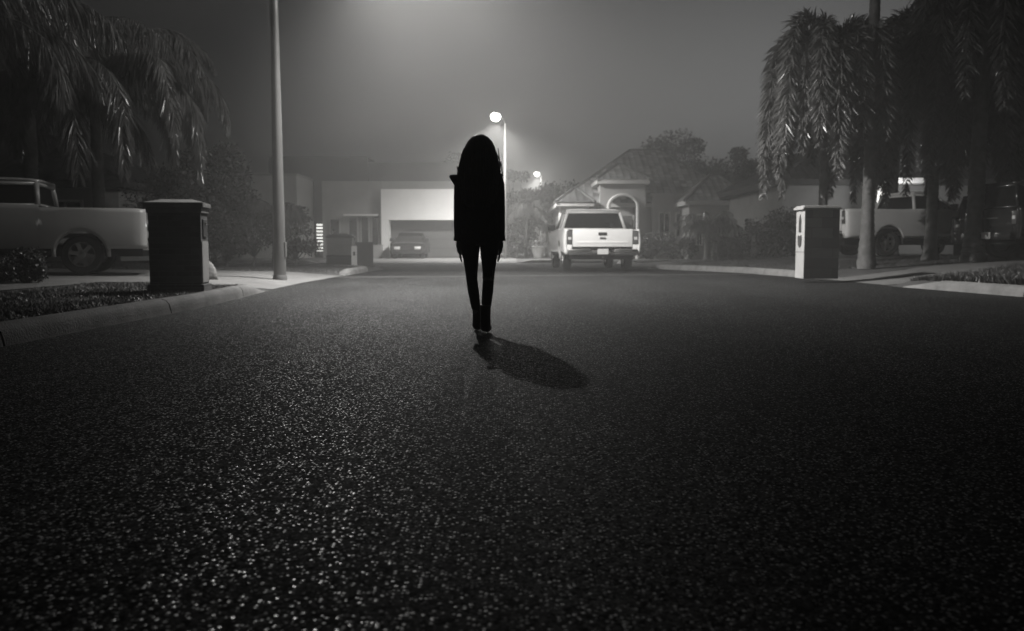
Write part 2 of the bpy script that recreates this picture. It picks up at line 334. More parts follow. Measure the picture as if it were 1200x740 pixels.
# ------------------------------------------------------------------ street lamps
def lamp(loc, h, arm, r0, r1, label, power, mpole='pole_metal', cut=None, omni=0, lens='lamp_lens', tilt=0, roll=0, lsc=1.0):
    root = empty('street_lamp', loc, math.atan2(arm[1], arm[0]), label, 'street lamp')
    L = math.hypot(*arm)
    m = MB().tube([(0, 0, 0), (0, 0, h*.5), (0, 0, h)], [r0, (r0+r1)/2, r1], 20); m.build('pole', mpole, root, smooth=40)
    MB().tube([(0, 0, -.05), (0, 0, .02), (0, 0, .06), (0, 0, .1)], [r0*1.12, r0*1.12, r0*1.1, r0*1.02], 20).build('base_collar', 'pole_base', root, smooth=40)
    MB().box(r0-.03, r0+.012, -.05, .05, .45, .75, .008).build('access_panel', mpole, root)
    pts = [(0, 0, h-.12), (L*.3, 0, h+.05), (L*.7, 0, h+.13), (L-.3, 0, h+.14)]
    MB().tube(pts, [r1*.7, r1*.6, r1*.5, r1*.45], 10).build('arm', mpole, root, smooth=True)
    z = h+.12
    rs = [(-.42, .05, .045), (-.3, .09, .06), (-.1, .15, .085), (.12, .17, .09), (.3, .13, .07), (.36, .05, .03)]
    g = []
    for dx, a, b in rs: g.append([(L-.05+dx, a*math.cos(t), z+b*max(-.35, math.sin(t))) for t in np.linspace(0, 2*math.pi, 17)])
    MB().grid(g).build('lamp_head', 'lamp_housing', root, smooth=40)
    lm_ = MB().rings([(L+.02, 0, z-.03, .18, .15), (L+.02, 0, z-.11, .21, .18), (L+.02, 0, z-.19, .19, .16), (L+.02, 0, z-.26, .11, .09), (L+.02, 0, z-.28, .02, .02)], 16)
    lm_.v = [(L+.02+(a-L-.02)*lsc, b_*lsc, z-.03+(c_-z+.03)*lsc) for a, b_, c_ in lm_.v]
    lm_.build('lamp_lens', lens, root, smooth=True)
    ld = bpy.data.lights.new('lamp_light', 'SPOT' if cut else 'POINT'); ld.energy = power
    if cut: ld.spot_size = R(cut[0]); ld.spot_blend = cut[1]
    ld.color = (1, .985, .96); ld.shadow_soft_size = .09; ld.color = (1, .985, .96)
    lo = bpy.data.objects.new('lamp_light', ld); C.objects.link(lo); lo.parent = root; lo.location = (L+.02, 0, z-.28*lsc-.12)
    lo.rotation_euler = (tilt, -roll, 0)
    if omni:
        l2 = bpy.data.lights.new('lens_glow_light', 'POINT'); l2.energy = omni; l2.shadow_soft_size = .1; l2.color = (1, .985, .96)
        o2 = bpy.data.objects.new('lens_glow_light', l2); C.objects.link(o2); o2.parent = root; o2.location = (L+.02, 0, z-.28*lsc-.14)
    return root
lamp((-4.62, 17.0, Hl(.55, 17)+.01), 7.55, (2.4, -.1), .125, .055, 'tall street lamp whose pale pole stands at the driveway edge left of the person', LAMP_W, cut=(133, 1.0), omni=620, lens='near_lamp_lens', tilt=R(4), roll=R(18))
lamp((-.36, 44.6, .09), 7.1, (-.45, -1.6), .09, .05, 'distant street lamp with its glowing head just above and behind the person', LAMP_W*.72, cut=(155, .9), omni=230, lsc=1.45)
lamp((X(634, 79), 80, .09), 7.3, (-.4, -1.5), .09, .05, 'farthest street lamp glowing through the tree beside the tile roofed house', LAMP_W*1.1, cut=(144, .9), omni=700, lsc=1.5)

# ------------------------------------------------------------------ mailboxes and small street things
def plaque(name, m, parent, c, w_, h_, axis, pts=None, t=.012):
    pts = pts or [(-w_/2, -h_/2), (w_/2, -h_/2), (w_/2, h_/2), (-w_/2, h_/2)]
    mb = MB()
    if axis == 'x': mb.prism([(c[1]+a, c[2]+b) for a, b in pts], c[0]-t, c[0]+t, 'x')
    else: mb.prism([(c[0]+a, c[2]+b) for a, b in pts], c[1]-t, c[1]+t, 'y')
    return mb.build(name, m, parent)
def shield(s): return [(0, -1*s), (.7*s, -.55*s), (.8*s, .6*s), (.55*s, .9*s), (0, .75*s), (-.55*s, .9*s), (-.8*s, .6*s), (-.7*s, -.55*s)]
# nearest one
x0 = -4.56; y0 = 11.72
t = empty('mailbox_pillar', (x0, y0, Hl(xl(y0)-x0, y0)-.02), R(7), 'dark brick mailbox pillar on the lawn beside the nearer pickup, its broad side in shadow', 'mailbox')
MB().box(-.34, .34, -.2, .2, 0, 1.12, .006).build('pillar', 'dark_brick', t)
MB().box(-.37, .37, -.23, .23, 0, .12, .01).build('plinth', 'dark_brick', t)
m = MB().box(-.36, .36, -.22, .22, 1.08, 1.15, .008).box(-.385, .385, -.245, .245, 1.15, 1.22, .012)
m.add([(-.385, -.245, 1.22), (.385, -.245, 1.22), (.385, .245, 1.22), (-.385, .245, 1.22), (-.2, -.03, 1.27), (.2, -.03, 1.27), (.2, .03, 1.27), (-.2, .03, 1.27)], [(0, 1, 5, 4), (1, 2, 6, 5), (2, 3, 7, 6), (3, 0, 4, 7), (4, 5, 6, 7)])
m.build('cap', 'cap_stone', t)
d = MB().box(.34, .356, -.11, .11, .76, 1.0, .006).build('mailbox_door', 'plastic', t); MB().box(.355, .375, -.02, .02, .93, .96, .004).build('handle', 'chrome', d)
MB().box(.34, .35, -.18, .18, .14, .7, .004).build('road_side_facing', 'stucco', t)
# right one
x0 = 6.13; y0 = 17.15
t = empty('mailbox_pillar', (x0, y0, H(x0+.3, y0)-.06), 0, 'broad mailbox pillar with a white road side face, beside the driveway below the palms', 'mailbox')
t.location.x = X(943, 16.9)+.34; t.location.z = .08
MB().box(-.33, .34, -.25, .25, 0, 1.36, .008).build('pillar', 'block_work', t)
MB().box(-.352, -.33, -.25, .25, 0, 1.36, .004).build('road_side_facing', 'stucco', t)
MB().box(-.354, -.35, -.25, .25, .52, .532).build('joint', 'plastic', t)
MB().box(-.4, .36, -.29, .29, 1.36, 1.41, .01).box(-.37, .34, -.26, .26, 1.41, 1.44, .01).build('cap', 'stucco', t)
plaque('mail_slot', 'plastic', t, (-.355, 0, 1.08), .1, .3, 'x', [(-.06, -.16), (.06, -.16), (.06, .08), (0, .19), (-.06, .08)])
plaque('house_number_plaque', 'dark_plastic', t, (-.355, 0, .74), .2, .2, 'x', shield(.13))
# farther left pair
t = empty('mailbox_pillar', (X(399, 32), 32, H(X(399, 32), 32) if 0 else .05), R(5), 'far stucco mailbox pillar with a moulded cap, in front of the flat roofed house', 'mailbox')
MB().box(-.5, .5, -.3, .3, 0, .35, .01).build('plinth', 'dark_stucco', t); MB().box(-.47, .47, -.27, .27, .35, 1.0, .01).build('pillar', 'stucco', t)
MB().box(-.53, .53, -.33, .33, 1.0, 1.07, .015).box(-.46, .46, -.27, .27, 1.07, 1.12, .015).box(-.3, .3, -.15, .15, 1.12, 1.17, .02).build('cap', 'cap_stone', t)
t = empty('utility_cabinet', (X(427, 27), 27, .06), R(12), 'low dark utility cabinet with a white side panel, right of the far stucco mailbox', 'cabinet')
MB().box(-.26, .26, -.3, .25, 0, .76, .01).build('cabinet_body', 'dark_stucco', t); MB().box(-.29, .29, -.33, .28, .76, .8, .01).build('lid', 'dark_plastic', t)
t2 = MB().box(-.42, -.24, -.34, -.28, 0, .68, .006).build('side_panel', 'panel_white', t); MB().box(-.36, -.3, -.348, -.34, .38, .5, .002).build('notice', 'plastic', t2)
t = empty('garden_stone', (X(247, 15.6), 15.4, .1), 0, 'small pale garden stone behind the dark brick mailbox pillar', 'stone')
m = MB(); m.rings([(0, 0, z, .16*math.sqrt(max(0.02, 1-(z/.36)**2)), .12*math.sqrt(max(.02, 1-(z/.36)**2))) for z in (0, .1, .2, .28, .33, .36)], 14, fn=lambda t_, z: 1+.15*math.sin(3*t_+z*9)); m.build('stone_block', 'stone', t, smooth=True)

# ------------------------------------------------------------------ person (seen from behind, walking away)
def person():
    root = empty('person', (X(562, 7.0), 7.0, 0.0), 0, 'person with long dark hair, dark jacket and slim trousers walking on the road', 'person')
    vs = []; es = []; rad = []
    def nv(p, r, par=None):
        vs.append(p); rad.append(r if hasattr(r, '__len__') else (r, r))
        if par is not None: es.append((par, len(vs)-1))
        return len(vs)-1
    pel = nv((0, 0, .83), (.105, .085)); s1 = nv((0, .0, .98), (.095, .075), pel); s2 = nv((0, .0, 1.12), (.115, .085), s1); s3 = nv((0, 0, 1.24), (.1, .07), s2)
    nb = nv((0, 0, 1.32), (.048, .048), s3); nk = nv((0, .005, 1.37), (.045, .045), nb); hd = nv((0, .02, 1.42), (.06, .07), nk)
    h2 = nv((0, .015, 1.48), (.073, .088), hd); nv((0, .01, 1.545), (.062, .075), h2)
    legs = {-1: [(-.078, 0, .77), (-.066, .04, .43), (-.022, .1, .10), (-.022, .105, .045), (-.035, .22, .03)],
            1: [(.082, 0, .77), (.072, -.02, .43), (.05, -.13, .115), (.05, -.14, .055), (.065, -.02, .025)]}
    for sgn in (-1, 1):
        L = legs[sgn]; h = nv(L[0], (.08, .08), pel); mid = nv(tuple((Vector(L[0])+Vector(L[1]))/2), (.065, .065), h); k = nv(L[1], (.047, .047), mid)
        cf = nv(tuple(Vector(L[1])*.65+Vector(L[2])*.35), (.046, .046), k); a = nv(L[2], (.03, .03), cf); he = nv(L[3], (.032, .032), a); nv(L[4], (.03, .018), he)
        sh = nv((sgn*.125, 0, 1.265), (.05, .05), s3); el = nv((sgn*.158, -.015, 1.0), (.035, .035), sh); wr = nv((sgn*.17, .02, .755), (.022, .022), el)
        pa = nv((sgn*.17, .03, .705), (.014, .03), wr); pb = nv((sgn*.168, .033, .67), (.013, .032), pa)
        for q, (dy, ln) in enumerate(((-.028, .058), (-.009, .072), (.01, .078), (.029, .068))):
            f0 = nv((sgn*.166, .033+dy, .655), (.0085, .0085), pb); f1 = nv((sgn*.16, .036+dy, .655-ln*.55), (.0075, .0075), f0); nv((sgn*.147, .034+dy*.95, .655-ln), (.006, .006), f1)
        t0 = nv((sgn*.162, .062, .69), (.011, .011), pa); t1 = nv((sgn*.153, .078, .66), (.009, .009), t0); nv((sgn*.147, .078, .633), (.007, .007), t1)
    me = bpy.data.meshes.new('body'); me.from_pydata(vs, es, []); o = bpy.data.objects.new('body', me); C.objects.link(o); o.parent = root
    md = o.modifiers.new('skin', 'SKIN'); sv = me.skin_vertices[0].data
    for i, r in enumerate(rad): sv[i].radius = r
    sv[0].use_root = True
    md.use_smooth_shade = True; sb = o.modifiers.new('sub', 'SUBSURF'); sb.levels = 1; sb.render_levels = 2
    me.materials.append(MATS['skin'])
    # face on the far side
    MB().tube([(0, .098, 1.475), (0, .112, 1.448), (0, .104, 1.44)], [.006, .012, .008], 8).build('nose', 'skin', root, smooth=True)
    for s_ in (-1, 1):
        MB().rings([(s_*.03, .088, z, r_, r_*.7) for z, r_ in ((1.472, .003), (1.476, .010), (1.482, .012), (1.488, .010), (1.492, .003))], 10).build('eye', 'white_paint', root, smooth=True)
        MB().rings([(s_*.076, .01, z, .012, r_) for z, r_ in ((1.44, .006), (1.455, .014), (1.475, .017), (1.49, .01))], 8).build('ear', 'skin', root, smooth=True)
    MB().tube([(-.022, .09, 1.425), (0, .1, 1.423), (.022, .09, 1.425)], [.003, .007, .003], 8).build('mouth', 'skin', root, smooth=True)
    # trousers
    m = MB()
    m.rings([(0, 0, .72, .15, .1), (0, 0, .80, .155, .11), (0, 0, .9, .135, .095), (0, 0, .98, .125, .09)], 22)
    for sgn in (-1, 1):
        L = [Vector(p) for p in legs[sgn]]
        pts = [L[0]+Vector((0, 0, .03)), L[0]*.75+L[1]*.25, L[0]*.5+L[1]*.5, L[0]*.2+L[1]*.8, L[1], L[1]*.7+L[2]*.3, L[1]*.35+L[2]*.65, L[2]+Vector((0, 0, .05))]
        m.tube(pts, [.086, .076, .064, .051, .046, .046, .039, .034], 18)
    m.build('trousers', 'trousers', root, smooth=True)
    for sgn in (-1, 1):
        L = [Vector(p) for p in legs[sgn]]
        m = MB(); m.tube([L[2]+Vector((0, 0, .12)), L[2]+Vector((0, 0, .02)), L[3]], [.045, .042, .043], 16)
        m.tube([L[3]+Vector((0, -.035, -.005)), L[3]+Vector((0, .02, -.004)), L[3]*.4+L[4]*.6+Vector((0, 0, .008)), L[4]+Vector((0, .03, 0))], [.03, .042, .042, .022], 14, flat=.82)
        m.build('boot', 'boots', root, smooth=True)
    # jacket: body loft, sleeves, pointed shoulders, collar, hem
    fold = lambda t_, z: 1+.025*math.sin(5*t_+z*11)+.015*math.sin(9*t_-z*17)
    m = MB()
    m.rings([(0, 0, z, a, b) for z, a, b in ((.735, .152, .115), (.75, .154, .117), (.84, .148, .112), (.95, .14, .106), (1.05, .14, .106), (1.15, .144, .108), (1.22, .146, .103), (1.27, .138, .093), (1.31, .105, .08), (1.335, .07, .065))], 30, fn=fold)
    m.build('jacket', 'jacket', root, smooth=True)
    for sgn in (-1, 1):
        tw = lambda k: .004*math.sin(k*2.3)
        m = MB(); m.tube([(sgn*.1, 0, 1.27), (sgn*.132, 0, 1.262), (sgn*.15, -.005, 1.2), (sgn*.158, -.012, 1.1), (sgn*.163, -.015, 1.0), (sgn*.166, -.002, .9), (sgn*.17, .012, .8), (sgn*.17, .018, .755)],
                         [.055, .06, .056, .05, .046, .043, .038, .043], 16); m.build('sleeve', 'jacket', root, smooth=True)
    m = MB(); m.tube([(-.1, -.005, 1.2), (-.145, -.01, 1.22), (-.185, -.01, 1.247), (-.215, -.01, 1.264), (-.24, -.01, 1.276)], [.075, .066, .05, .032, .01], 14, flat=.9)
    m.build('shoulder_ruffle', 'jacket', root, smooth=True); m = MB()
    m.tube([(.11, -.005, 1.25), (.15, -.01, 1.266), (.172, -.01, 1.278), (.192, -.01, 1.286)], [.055, .045, .03, .01], 12, flat=.8)
    m.build('shoulder_ruffle', 'jacket', root, smooth=True)
    # hair: cap with long fall, uneven ends, plus loose strands
    m = MB(); hs = [(1.02, .085, .03, -.085), (1.06, .12, .05, -.085), (1.14, .128, .06, -.08), (1.22, .138, .07, -.065), (1.28, .147, .085, -.045), (1.34, .148, .1, -.025), (1.4, .142, .112, -.012), (1.46, .13, .12, -.004), (1.51, .118, .12, -.002), (1.555, .098, .1, 0), (1.588, .068, .07, 0), (1.608, .03, .032, 0)]
    m.rings([(0.005*math.sin(z*9), cy, z, a, b) for z, a, b, cy in hs], 48, fn=lambda t_, z: (1+.03*math.sin(13*t_+z*6)+.018*math.sin(29*t_)+.04*math.sin(z*23+t_*2))*(1 if (math.sin(t_) < .55 or z > 1.53) else .72))
    rr = random.Random(3)
    for i in range(330):
        a = rr.uniform(math.pi*.98, math.pi*2.02); zt = rr.uniform(1.3, 1.5); q = [z for z in (zt, zt-.1, zt-.2, zt-.3) if z > .95]
        pts = []
        for k, z in enumerate(q):
            w_ = np.interp(z, [h[0] for h in hs], [h[1] for h in hs]); b_ = np.interp(z, [h[0] for h in hs], [h[2] for h in hs]); cy = np.interp(z, [h[0] for h in hs], [h[3] for h in hs])
            s_ = 1.0+(rr.uniform(0, .1) if i % 9 else rr.uniform(.1, .28))+(.09*math.sin(a*7+z*16+i))*(k/3)
            pts.append((w_*s_*math.cos(a), cy+b_*s_*math.sin(a), z))
        m.tube(pts, [.003]+[.005]*(len(pts)-2)+[.001], 4)
    m.build('hair', 'hair', root, smooth=True)
person()

# ------------------------------------------------------------------ vehicles
def vehicle(name, loc, yaw, label, cat, paint='truck_white', L=5.5, W=1.94, xr_=1.25, xf=4.6, Rw=.39, Ra=.47, sill=.48, belt=1.3, hood=1.18, roof=1.84,
            xc=1.95, xw=3.75, bed=True, slant=.55, rslant=.12, arch=None, doors=((2.0, 2.75), (2.8, 3.7)), nose=.0, group=None, spokes=6, head='clear_lens', railz=None, deck=None):
    root = empty(name, loc, yaw, label, cat, group); W2 = W/2
    railz = railz or belt
    def up(x):
        if x <= xc: 
            if deck: return deck-.06*sst(.35, 0, x)
            return railz-.015*sst(.2, 0, x)
        if x <= xw: return belt
        u = (x-xw)/(L-xw); return belt-.02-(belt-hood)*u**1.2-.18*sst(.82, 1, u)
    def lo(x):
        z = sill
        for xa in (xr_, xf):
            dx = abs(x-xa)
            if dx < Ra: z = max(z, Rw+math.sqrt(max(0, Ra*Ra-dx*dx)))
        return z
    def yy(x, z):
        u = (z-(sill+belt)/2)/((belt-sill)/2)
        y = W2-.035*abs(u)**2.2-(.02 if u > 0 else .0)*u
        e = min(x, L-x); y -= .16*(1-sst(0, .45, e)) if x > L/2 else .05*(1-sst(0, .15, e))
        return y
    xs = sorted(set([round(v, 4) for v in list(np.linspace(0, L, 46))+[xa+s_*Ra*math.cos(a) for xa in (xr_, xf) for s_ in (-1, 1) for a in np.linspace(.02, 1.57, 9)]+[xa+s_*(Ra+.002) for xa in (xr_, xf) for s_ in (-1, 1)]+[xc, xc+.001, xw] if 0 <= v <= L]))
    nr = 9
    for s_ in (-1, 1):
        P = [[(x, s_*yy(x, lo(x)+(up(x)-lo(x))*j/nr), lo(x)+(up(x)-lo(x))*j/nr) for j in range(nr+1)] for x in xs]
        m = MB().grid(P if s_ > 0 else P[::-1]); m.build('side_panel', paint, root, smooth=35, sol=.07)
    # hood, cowl, front, floor
    hx = [x for x in xs if x >= xw]
    m = MB().grid([[(x, k*yy(x, up(x)), up(x)+.035*(1-k*k)) for k in np.linspace(-1, 1, 9)] for x in hx][::-1]); m.build('bonnet', paint, root, smooth=35)
    zt = up(L); m = MB().grid([[(L+nose*(1-k*k)*.5, k*yy(L, z), z) for k in np.linspace(-1, 1, 9)] for z in np.linspace(sill, zt, 5)]); m.build('front_panel', paint, root, smooth=35)
    MB().box(.08, L-.1, -W2+.16, W2-.16, .34, sill+.06).build('chassis', 'interior', root)
    if bed:
        MB().box(.06, xc, -W2+.1, W2-.1, sill+.2, sill+.28).box(xc-.06, xc-.01, -W2+.08, W2-.08, sill+.28, railz-.01).build('bed_floor', 'plastic', root)
    elif deck:
        MB().grid([[(x, k*yy(x, up(x)), up(x)+.03*(1-k*k)) for k in np.linspace(-1, 1, 7)] for x in xs if x <= xc+.01][::-1]).build('boot_lid', paint, root, smooth=35)
    # arches
    if arch:
        for xa in (xr_, xf):
            for s_ in (-1, 1):
                pts = [(xa+(Ra+.01)*math.cos(a), s_*(W2-.015), Rw+(Ra+.01)*math.sin(a)) for a in np.linspace(-.1, math.pi+.1, 15)]
                MB().tube(pts, .04, 8).build('wheel_arch', arch, root, smooth=True)
    # cab
    b0, b1 = xc+.0, xw+.12; tz = roof; fr = xw-slant; rr_ = xc+rslant; yb = W2-.09; yt = W2-.26
    fo = Vector((b1, yb, belt)); 
    def side(sx, x_b, x_t, s_): return (Vector((x_b, s_*yb, belt)), Vector((x_t, s_*yt, tz-.07)))
    # roof
    g = []
    for u in np.linspace(0, 1, 9):
        x = rr_-.03+(fr+.06-rr_)*u; dz = .05*(1-(2*u-1)**4); g.append([(x, k*(yt+.035), tz-.07+dz*(1-.5*k*k)+(.02 if abs(k) < .99 else 0)) for k in np.linspace(-1, 1, 11)])
    MB().grid(g[::-1]).build('roof', paint, root, smooth=45, sol=.05)
    # pillars
    m = MB()
    for s_ in (-1, 1):
        for xb, xt, r_ in ((b1, fr+.02, .035), (xc+.03, rr_+.02, .05)): a, b = side(0, xb, xt, s_); m.tube([a, b], r_, 8)
        for (d0, d1) in doors[:-1]:
            xm = d1+.02; u = 0; a, b = Vector((xm, s_*(yb+.0), belt)), Vector((xm-.04 if xm > xc+.4 else xm, s_*yt, tz-.07)); m.tube([a, b], .04, 8)
        m.tube([(xc, s_*yb, belt+.005), (b1, s_*yb, belt+.005)], .03, 8)
        m.tube([(rr_, s_*(yt+.01), tz-.08), (fr, s_*(yt+.01), tz-.08)], .035, 8)
    m.tube([(xc+.02, -yb, belt+.01), (xc+.02, yb, belt+.01)], .03, 8); m.tube([(rr_+.0, -yt, tz-.09), (rr_+.0, yt, tz-.09)], .04, 8)
    m.build('window_pillar', paint, root, smooth=True)
    it = MB(); i_ = .06
    it.add([(xc+i_, -yb+i_, belt-.1), (b1-i_, -yb+i_, belt-.1), (b1-i_, yb-i_, belt-.1), (xc+i_, yb-i_, belt-.1), (rr_+i_, -yt+i_, tz-.1), (fr-i_, -yt+i_, tz-.1), (fr-i_, yt-i_, tz-.1), (rr_+i_, yt-i_, tz-.1)],
           [(0, 1, 5, 4), (1, 2, 6, 5), (2, 3, 7, 6), (3, 0, 4, 7), (4, 5, 6, 7)]); it.build('cabin_interior', 'interior', root)
    def pane(nm, q): MB().add(q, [(0, 1, 2, 3)]).build(nm, 'glass_dark', root, sol=.006)
    e = .012
    pane('rear_window', [(xc+.02, -yb, belt), (rr_+.01, -yt, tz-.08), (rr_+.01, yt, tz-.08), (xc+.02, yb, belt)])
    pane('windscreen', [(b1-e, -yb, belt), (b1-e, yb, belt), (fr-e, yt, tz-.08), (fr-e, -yt, tz-.08)])
    for s_ in (-1, 1):
        for k, (d0, d1) in enumerate(doors):
            tb0 = rr_ if k == 0 else d0-.02; tb1 = fr if k == len(doors)-1 else d1-.03; bb1 = b1-.02 if k == len(doors)-1 else d1; bb0 = d0 if k else xc+.03
            q = [(bb0, s_*(yb-e), belt), (bb1, s_*(yb-e), belt), (tb1, s_*(yt-e), tz-.08), (tb0, s_*(yt-e), tz-.08)]
            pane('side_window', q if s_ < 0 else q[::-1])
            P = [[(x, s_*(yy(x, z)+.009), z) for z in np.linspace(max(sill+.04, lo(x)+.03), belt-.02, 8)] for x in np.linspace(d0, d1, 10)]
            dd = MB().grid(P if s_ > 0 else P[::-1]).build('door', paint, root, smooth=35, sol=.012)
            hx_ = d0+.12; hz_ = belt-.16; yh = yy(hx_, hz_)+.02
            MB().box(hx_-.08, hx_+.08, min(s_*yh, s_*(yh+.025)), max(s_*yh, s_*(yh+.025)), hz_-.018, hz_+.018, .006).build('handle', 'plastic', dd)
        xm = xw-.1; MB().box(xm-.06, xm+.06, min(s_*(yb+.03), s_*(yb+.28)), max(s_*(yb+.03), s_*(yb+.28)), belt+.0, belt+.19, .03).build('side_mirror', 'plastic', root, smooth=40)
    # wheels
    for xa in (xr_, xf):
        for s_ in (-1, 1):
            wt = .24; c = (xa, s_*(W2-.15), Rw)
            wo = bpy.data.objects.new('wheel', None); C.objects.link(wo); wo.parent = root; wo.location = c; wo.empty_display_size = .1
            MB().lathe([(Rw*.62, -wt/2), (Rw*.9, -wt/2), (Rw*.985, -wt/2+.03), (Rw, -.06), (Rw, .06), (Rw*.985, wt/2-.03), (Rw*.9, wt/2), (Rw*.62, wt/2)], 'y').build('tyre', 'tyre', wo, smooth=35)
            m = MB().lathe([(Rw*.64, .1), (Rw*.58, .1), (Rw*.56, .0), (Rw*.56, -.1), (0, -.1)], 'y')
            m.v = [(a, b*s_, c_) for a, b, c_ in m.v]
            for k in range(spokes):
                a = 2*math.pi*k/spokes+.2; ca, sa = math.cos(a), math.sin(a); px_, pz_ = -sa, ca; w0, w1 = .05, .035
                P = []
                for r_, w_, h_ in ((.03, w0, .07), (Rw*.35, w1, .075), (Rw*.6, w1*1.25, .085)): P.append([(ca*r_+px_*w_, s_*h_, sa*r_+pz_*w_), (ca*r_-px_*w_, s_*h_, sa*r_-pz_*w_), (ca*r_-px_*w_*.8, s_*(h_-.04), sa*r_-pz_*w_*.8), (ca*r_+px_*w_*.8, s_*(h_-.04), sa*r_+pz_*w_*.8), (ca*r_+px_*w_, s_*h_, sa*r_+pz_*w_)])
                m.grid(P)
            m.lathe([(.06, .06*s_), (.055, .095*s_), (0, .1*s_)], 'y', n=16)
            m.build('rim', 'alloy', wo, smooth=35)
    # seam between cab and bed, filler cap
    if bed:
        for s_ in (-1, 1):
            yg = yy(xc-.03, belt-.3)
            MB().grid([[(x, s_*(yy(x, z)+.004), z) for z in np.linspace(sill+.02, railz-.01, 8)] for x in ((xc-.045, xc-.02) if s_ > 0 else (xc-.02, xc-.045))]).build('panel_gap', 'interior', root)
            MB().grid([[(x, s_*(yy(x, z)+.004), z) for z in (railz-.2, railz-.16+.03*k)] for k, x in enumerate(np.linspace(.5, .95, 5))][::-1 if s_ < 0 else 1]).build('side_decal', 'plastic', root)
    # rear end
    tw_ = W2-.2
    if bed:
        tg = MB().box(-.02, .05, -tw_, tw_, sill+.2, railz+.005, .015).box(-.028, -.018, -tw_+.12, tw_-.12, sill+.3, railz-.34, .004).build('tailgate', paint, root, smooth=40)
        MB().box(-.045, -.018, -.12, .12, railz-.17, railz-.09, .008).build('handle', 'plastic', tg)
        MB().tube([(-.035, -.08, railz-.25), (-.035, .08, railz-.25)], .022, 10, flat=1).build('badge', 'plastic', tg, smooth=True)
        lz = (railz-.42, railz-.04)
    else:
        zt_ = deck or belt
        tg = MB().box(-.03, .06, -tw_-.04, tw_+.04, sill+.1, zt_-.03, .03).build('tailgate', paint, root, smooth=40)
        MB().box(-.05, -.028, -.3, .3, zt_-.26, zt_-.22, .008).build('handle', 'chrome', tg); lz = (zt_-.4, zt_-.08)
    for s_ in (-1, 1):
        tl = MB().box(-.035, .12, min(s_*(tw_+.012), s_*(W2-.03)), max(s_*(tw_+.012), s_*(W2-.03)), lz[0], lz[1], .02).build('tail_light', 'tail_lens', root, smooth=40)
        MB().box(-.04, -.03, min(s_*(tw_+.04), s_*(W2-.07)), max(s_*(tw_+.04), s_*(W2-.07)), lz[0]+.12, lz[0]+.2, .003).build('reversing_lens', 'clear_lens', tl)
        MB().box(-.01, .14, min(s_*(tw_+.01), s_*(W2-.045)), max(s_*(tw_+.01), s_*(W2-.045)), sill+.1, lz[0]-.01, .02).build('rear_corner', paint, root, smooth=40)
        MB().box(L-.13, L+.005, min(s_*(W2-.52), s_*(W2-.17)), max(s_*(W2-.52), s_*(W2-.17)), hood-.34, hood-.16, .03).build('headlight', head, root, smooth=40)
    m = MB().box(-.16, .08, -W2+.06, -.32, sill-.04, sill+.14, .03).box(-.16, .08, .32, W2-.06, sill-.04, sill+.14, .03).box(-.1, .08, -.34, .34, sill-.02, sill+.1, .02)
    bp_ = m.build('rear_bumper', 'chrome' if bed else paint, root, smooth=40); MB().box(-.115, -.1, -.155, .155, sill-.01, sill+.145, .004).build('number_plate', 'plate', bp_)
    MB().tube([(-.08, 0, sill-.09), (-.22, 0, sill-.09)], .03, 8).build('tow_hitch', 'plastic', root)
    MB().box(L-.06, L+.09, -W2+.12, W2-.12, sill-.06, sill+.14, .04).build('front_bumper', 'chrome' if bed else paint, root, smooth=40)
    g_ = MB().box(L-.04, L+.015, -W2+.54, W2-.54, hood-.36, hood-.14, .01)
    for k in range(4): g_.box(L+.014, L+.022, -W2+.56, W2-.56, hood-.34+k*.05, hood-.325+k*.05)
    g_.build('grille', 'plastic', root)
    MB().box(xr_+Ra+.05, xf-Ra-.05, W2-.1, W2-.01, sill-.07, sill-.02, .01).build('side_step', 'plastic', root); MB().box(xr_+Ra+.05, xf-Ra-.05, -W2+.01, -W2+.1, sill-.07, sill-.02, .01).build('side_step', 'plastic', root)
    return root
# left pickup, side on, rear towards the mailbox
vehicle('pickup_truck', (X(165, 17.0), 17.5, Hl(6, 17)+.02), R(197), 'pale double cab pickup parked side on in the driveway, behind the dark brick mailbox pillar', 'pickup truck', 'truck_grey', L=5.3, W=1.88, xr_=1.14, xf=4.5, Rw=.38, Ra=.47, sill=.5, belt=1.3, railz=1.25, roof=1.8, xc=1.84, xw=3.95, doors=((1.98, 2.8), (2.85, 3.85)), arch='truck_grey', rslant=.05)
# centre pickup, seen from behind
v = vehicle('pickup_truck', (X(706, 24.2)+.0, 24.2, 0.01), R(92), 'white pickup seen from behind with pale tailgate, parked before the tile roofed house', 'pickup truck', 'truck_white', L=5.8, W=2.1, xr_=1.3, xf=4.9, Rw=.4, Ra=.48, sill=.5, belt=1.23, railz=1.2, hood=1.14, roof=1.84, xc=1.9, xw=4.1, doors=((2.05, 2.95), (3.0, 4.0)), arch='truck_white')
MB().tube([(2.05, -.25, 1.84), (2.05, .25, 1.84)], .025, 8).build('brake_light', 'tail_lens', v, smooth=True)
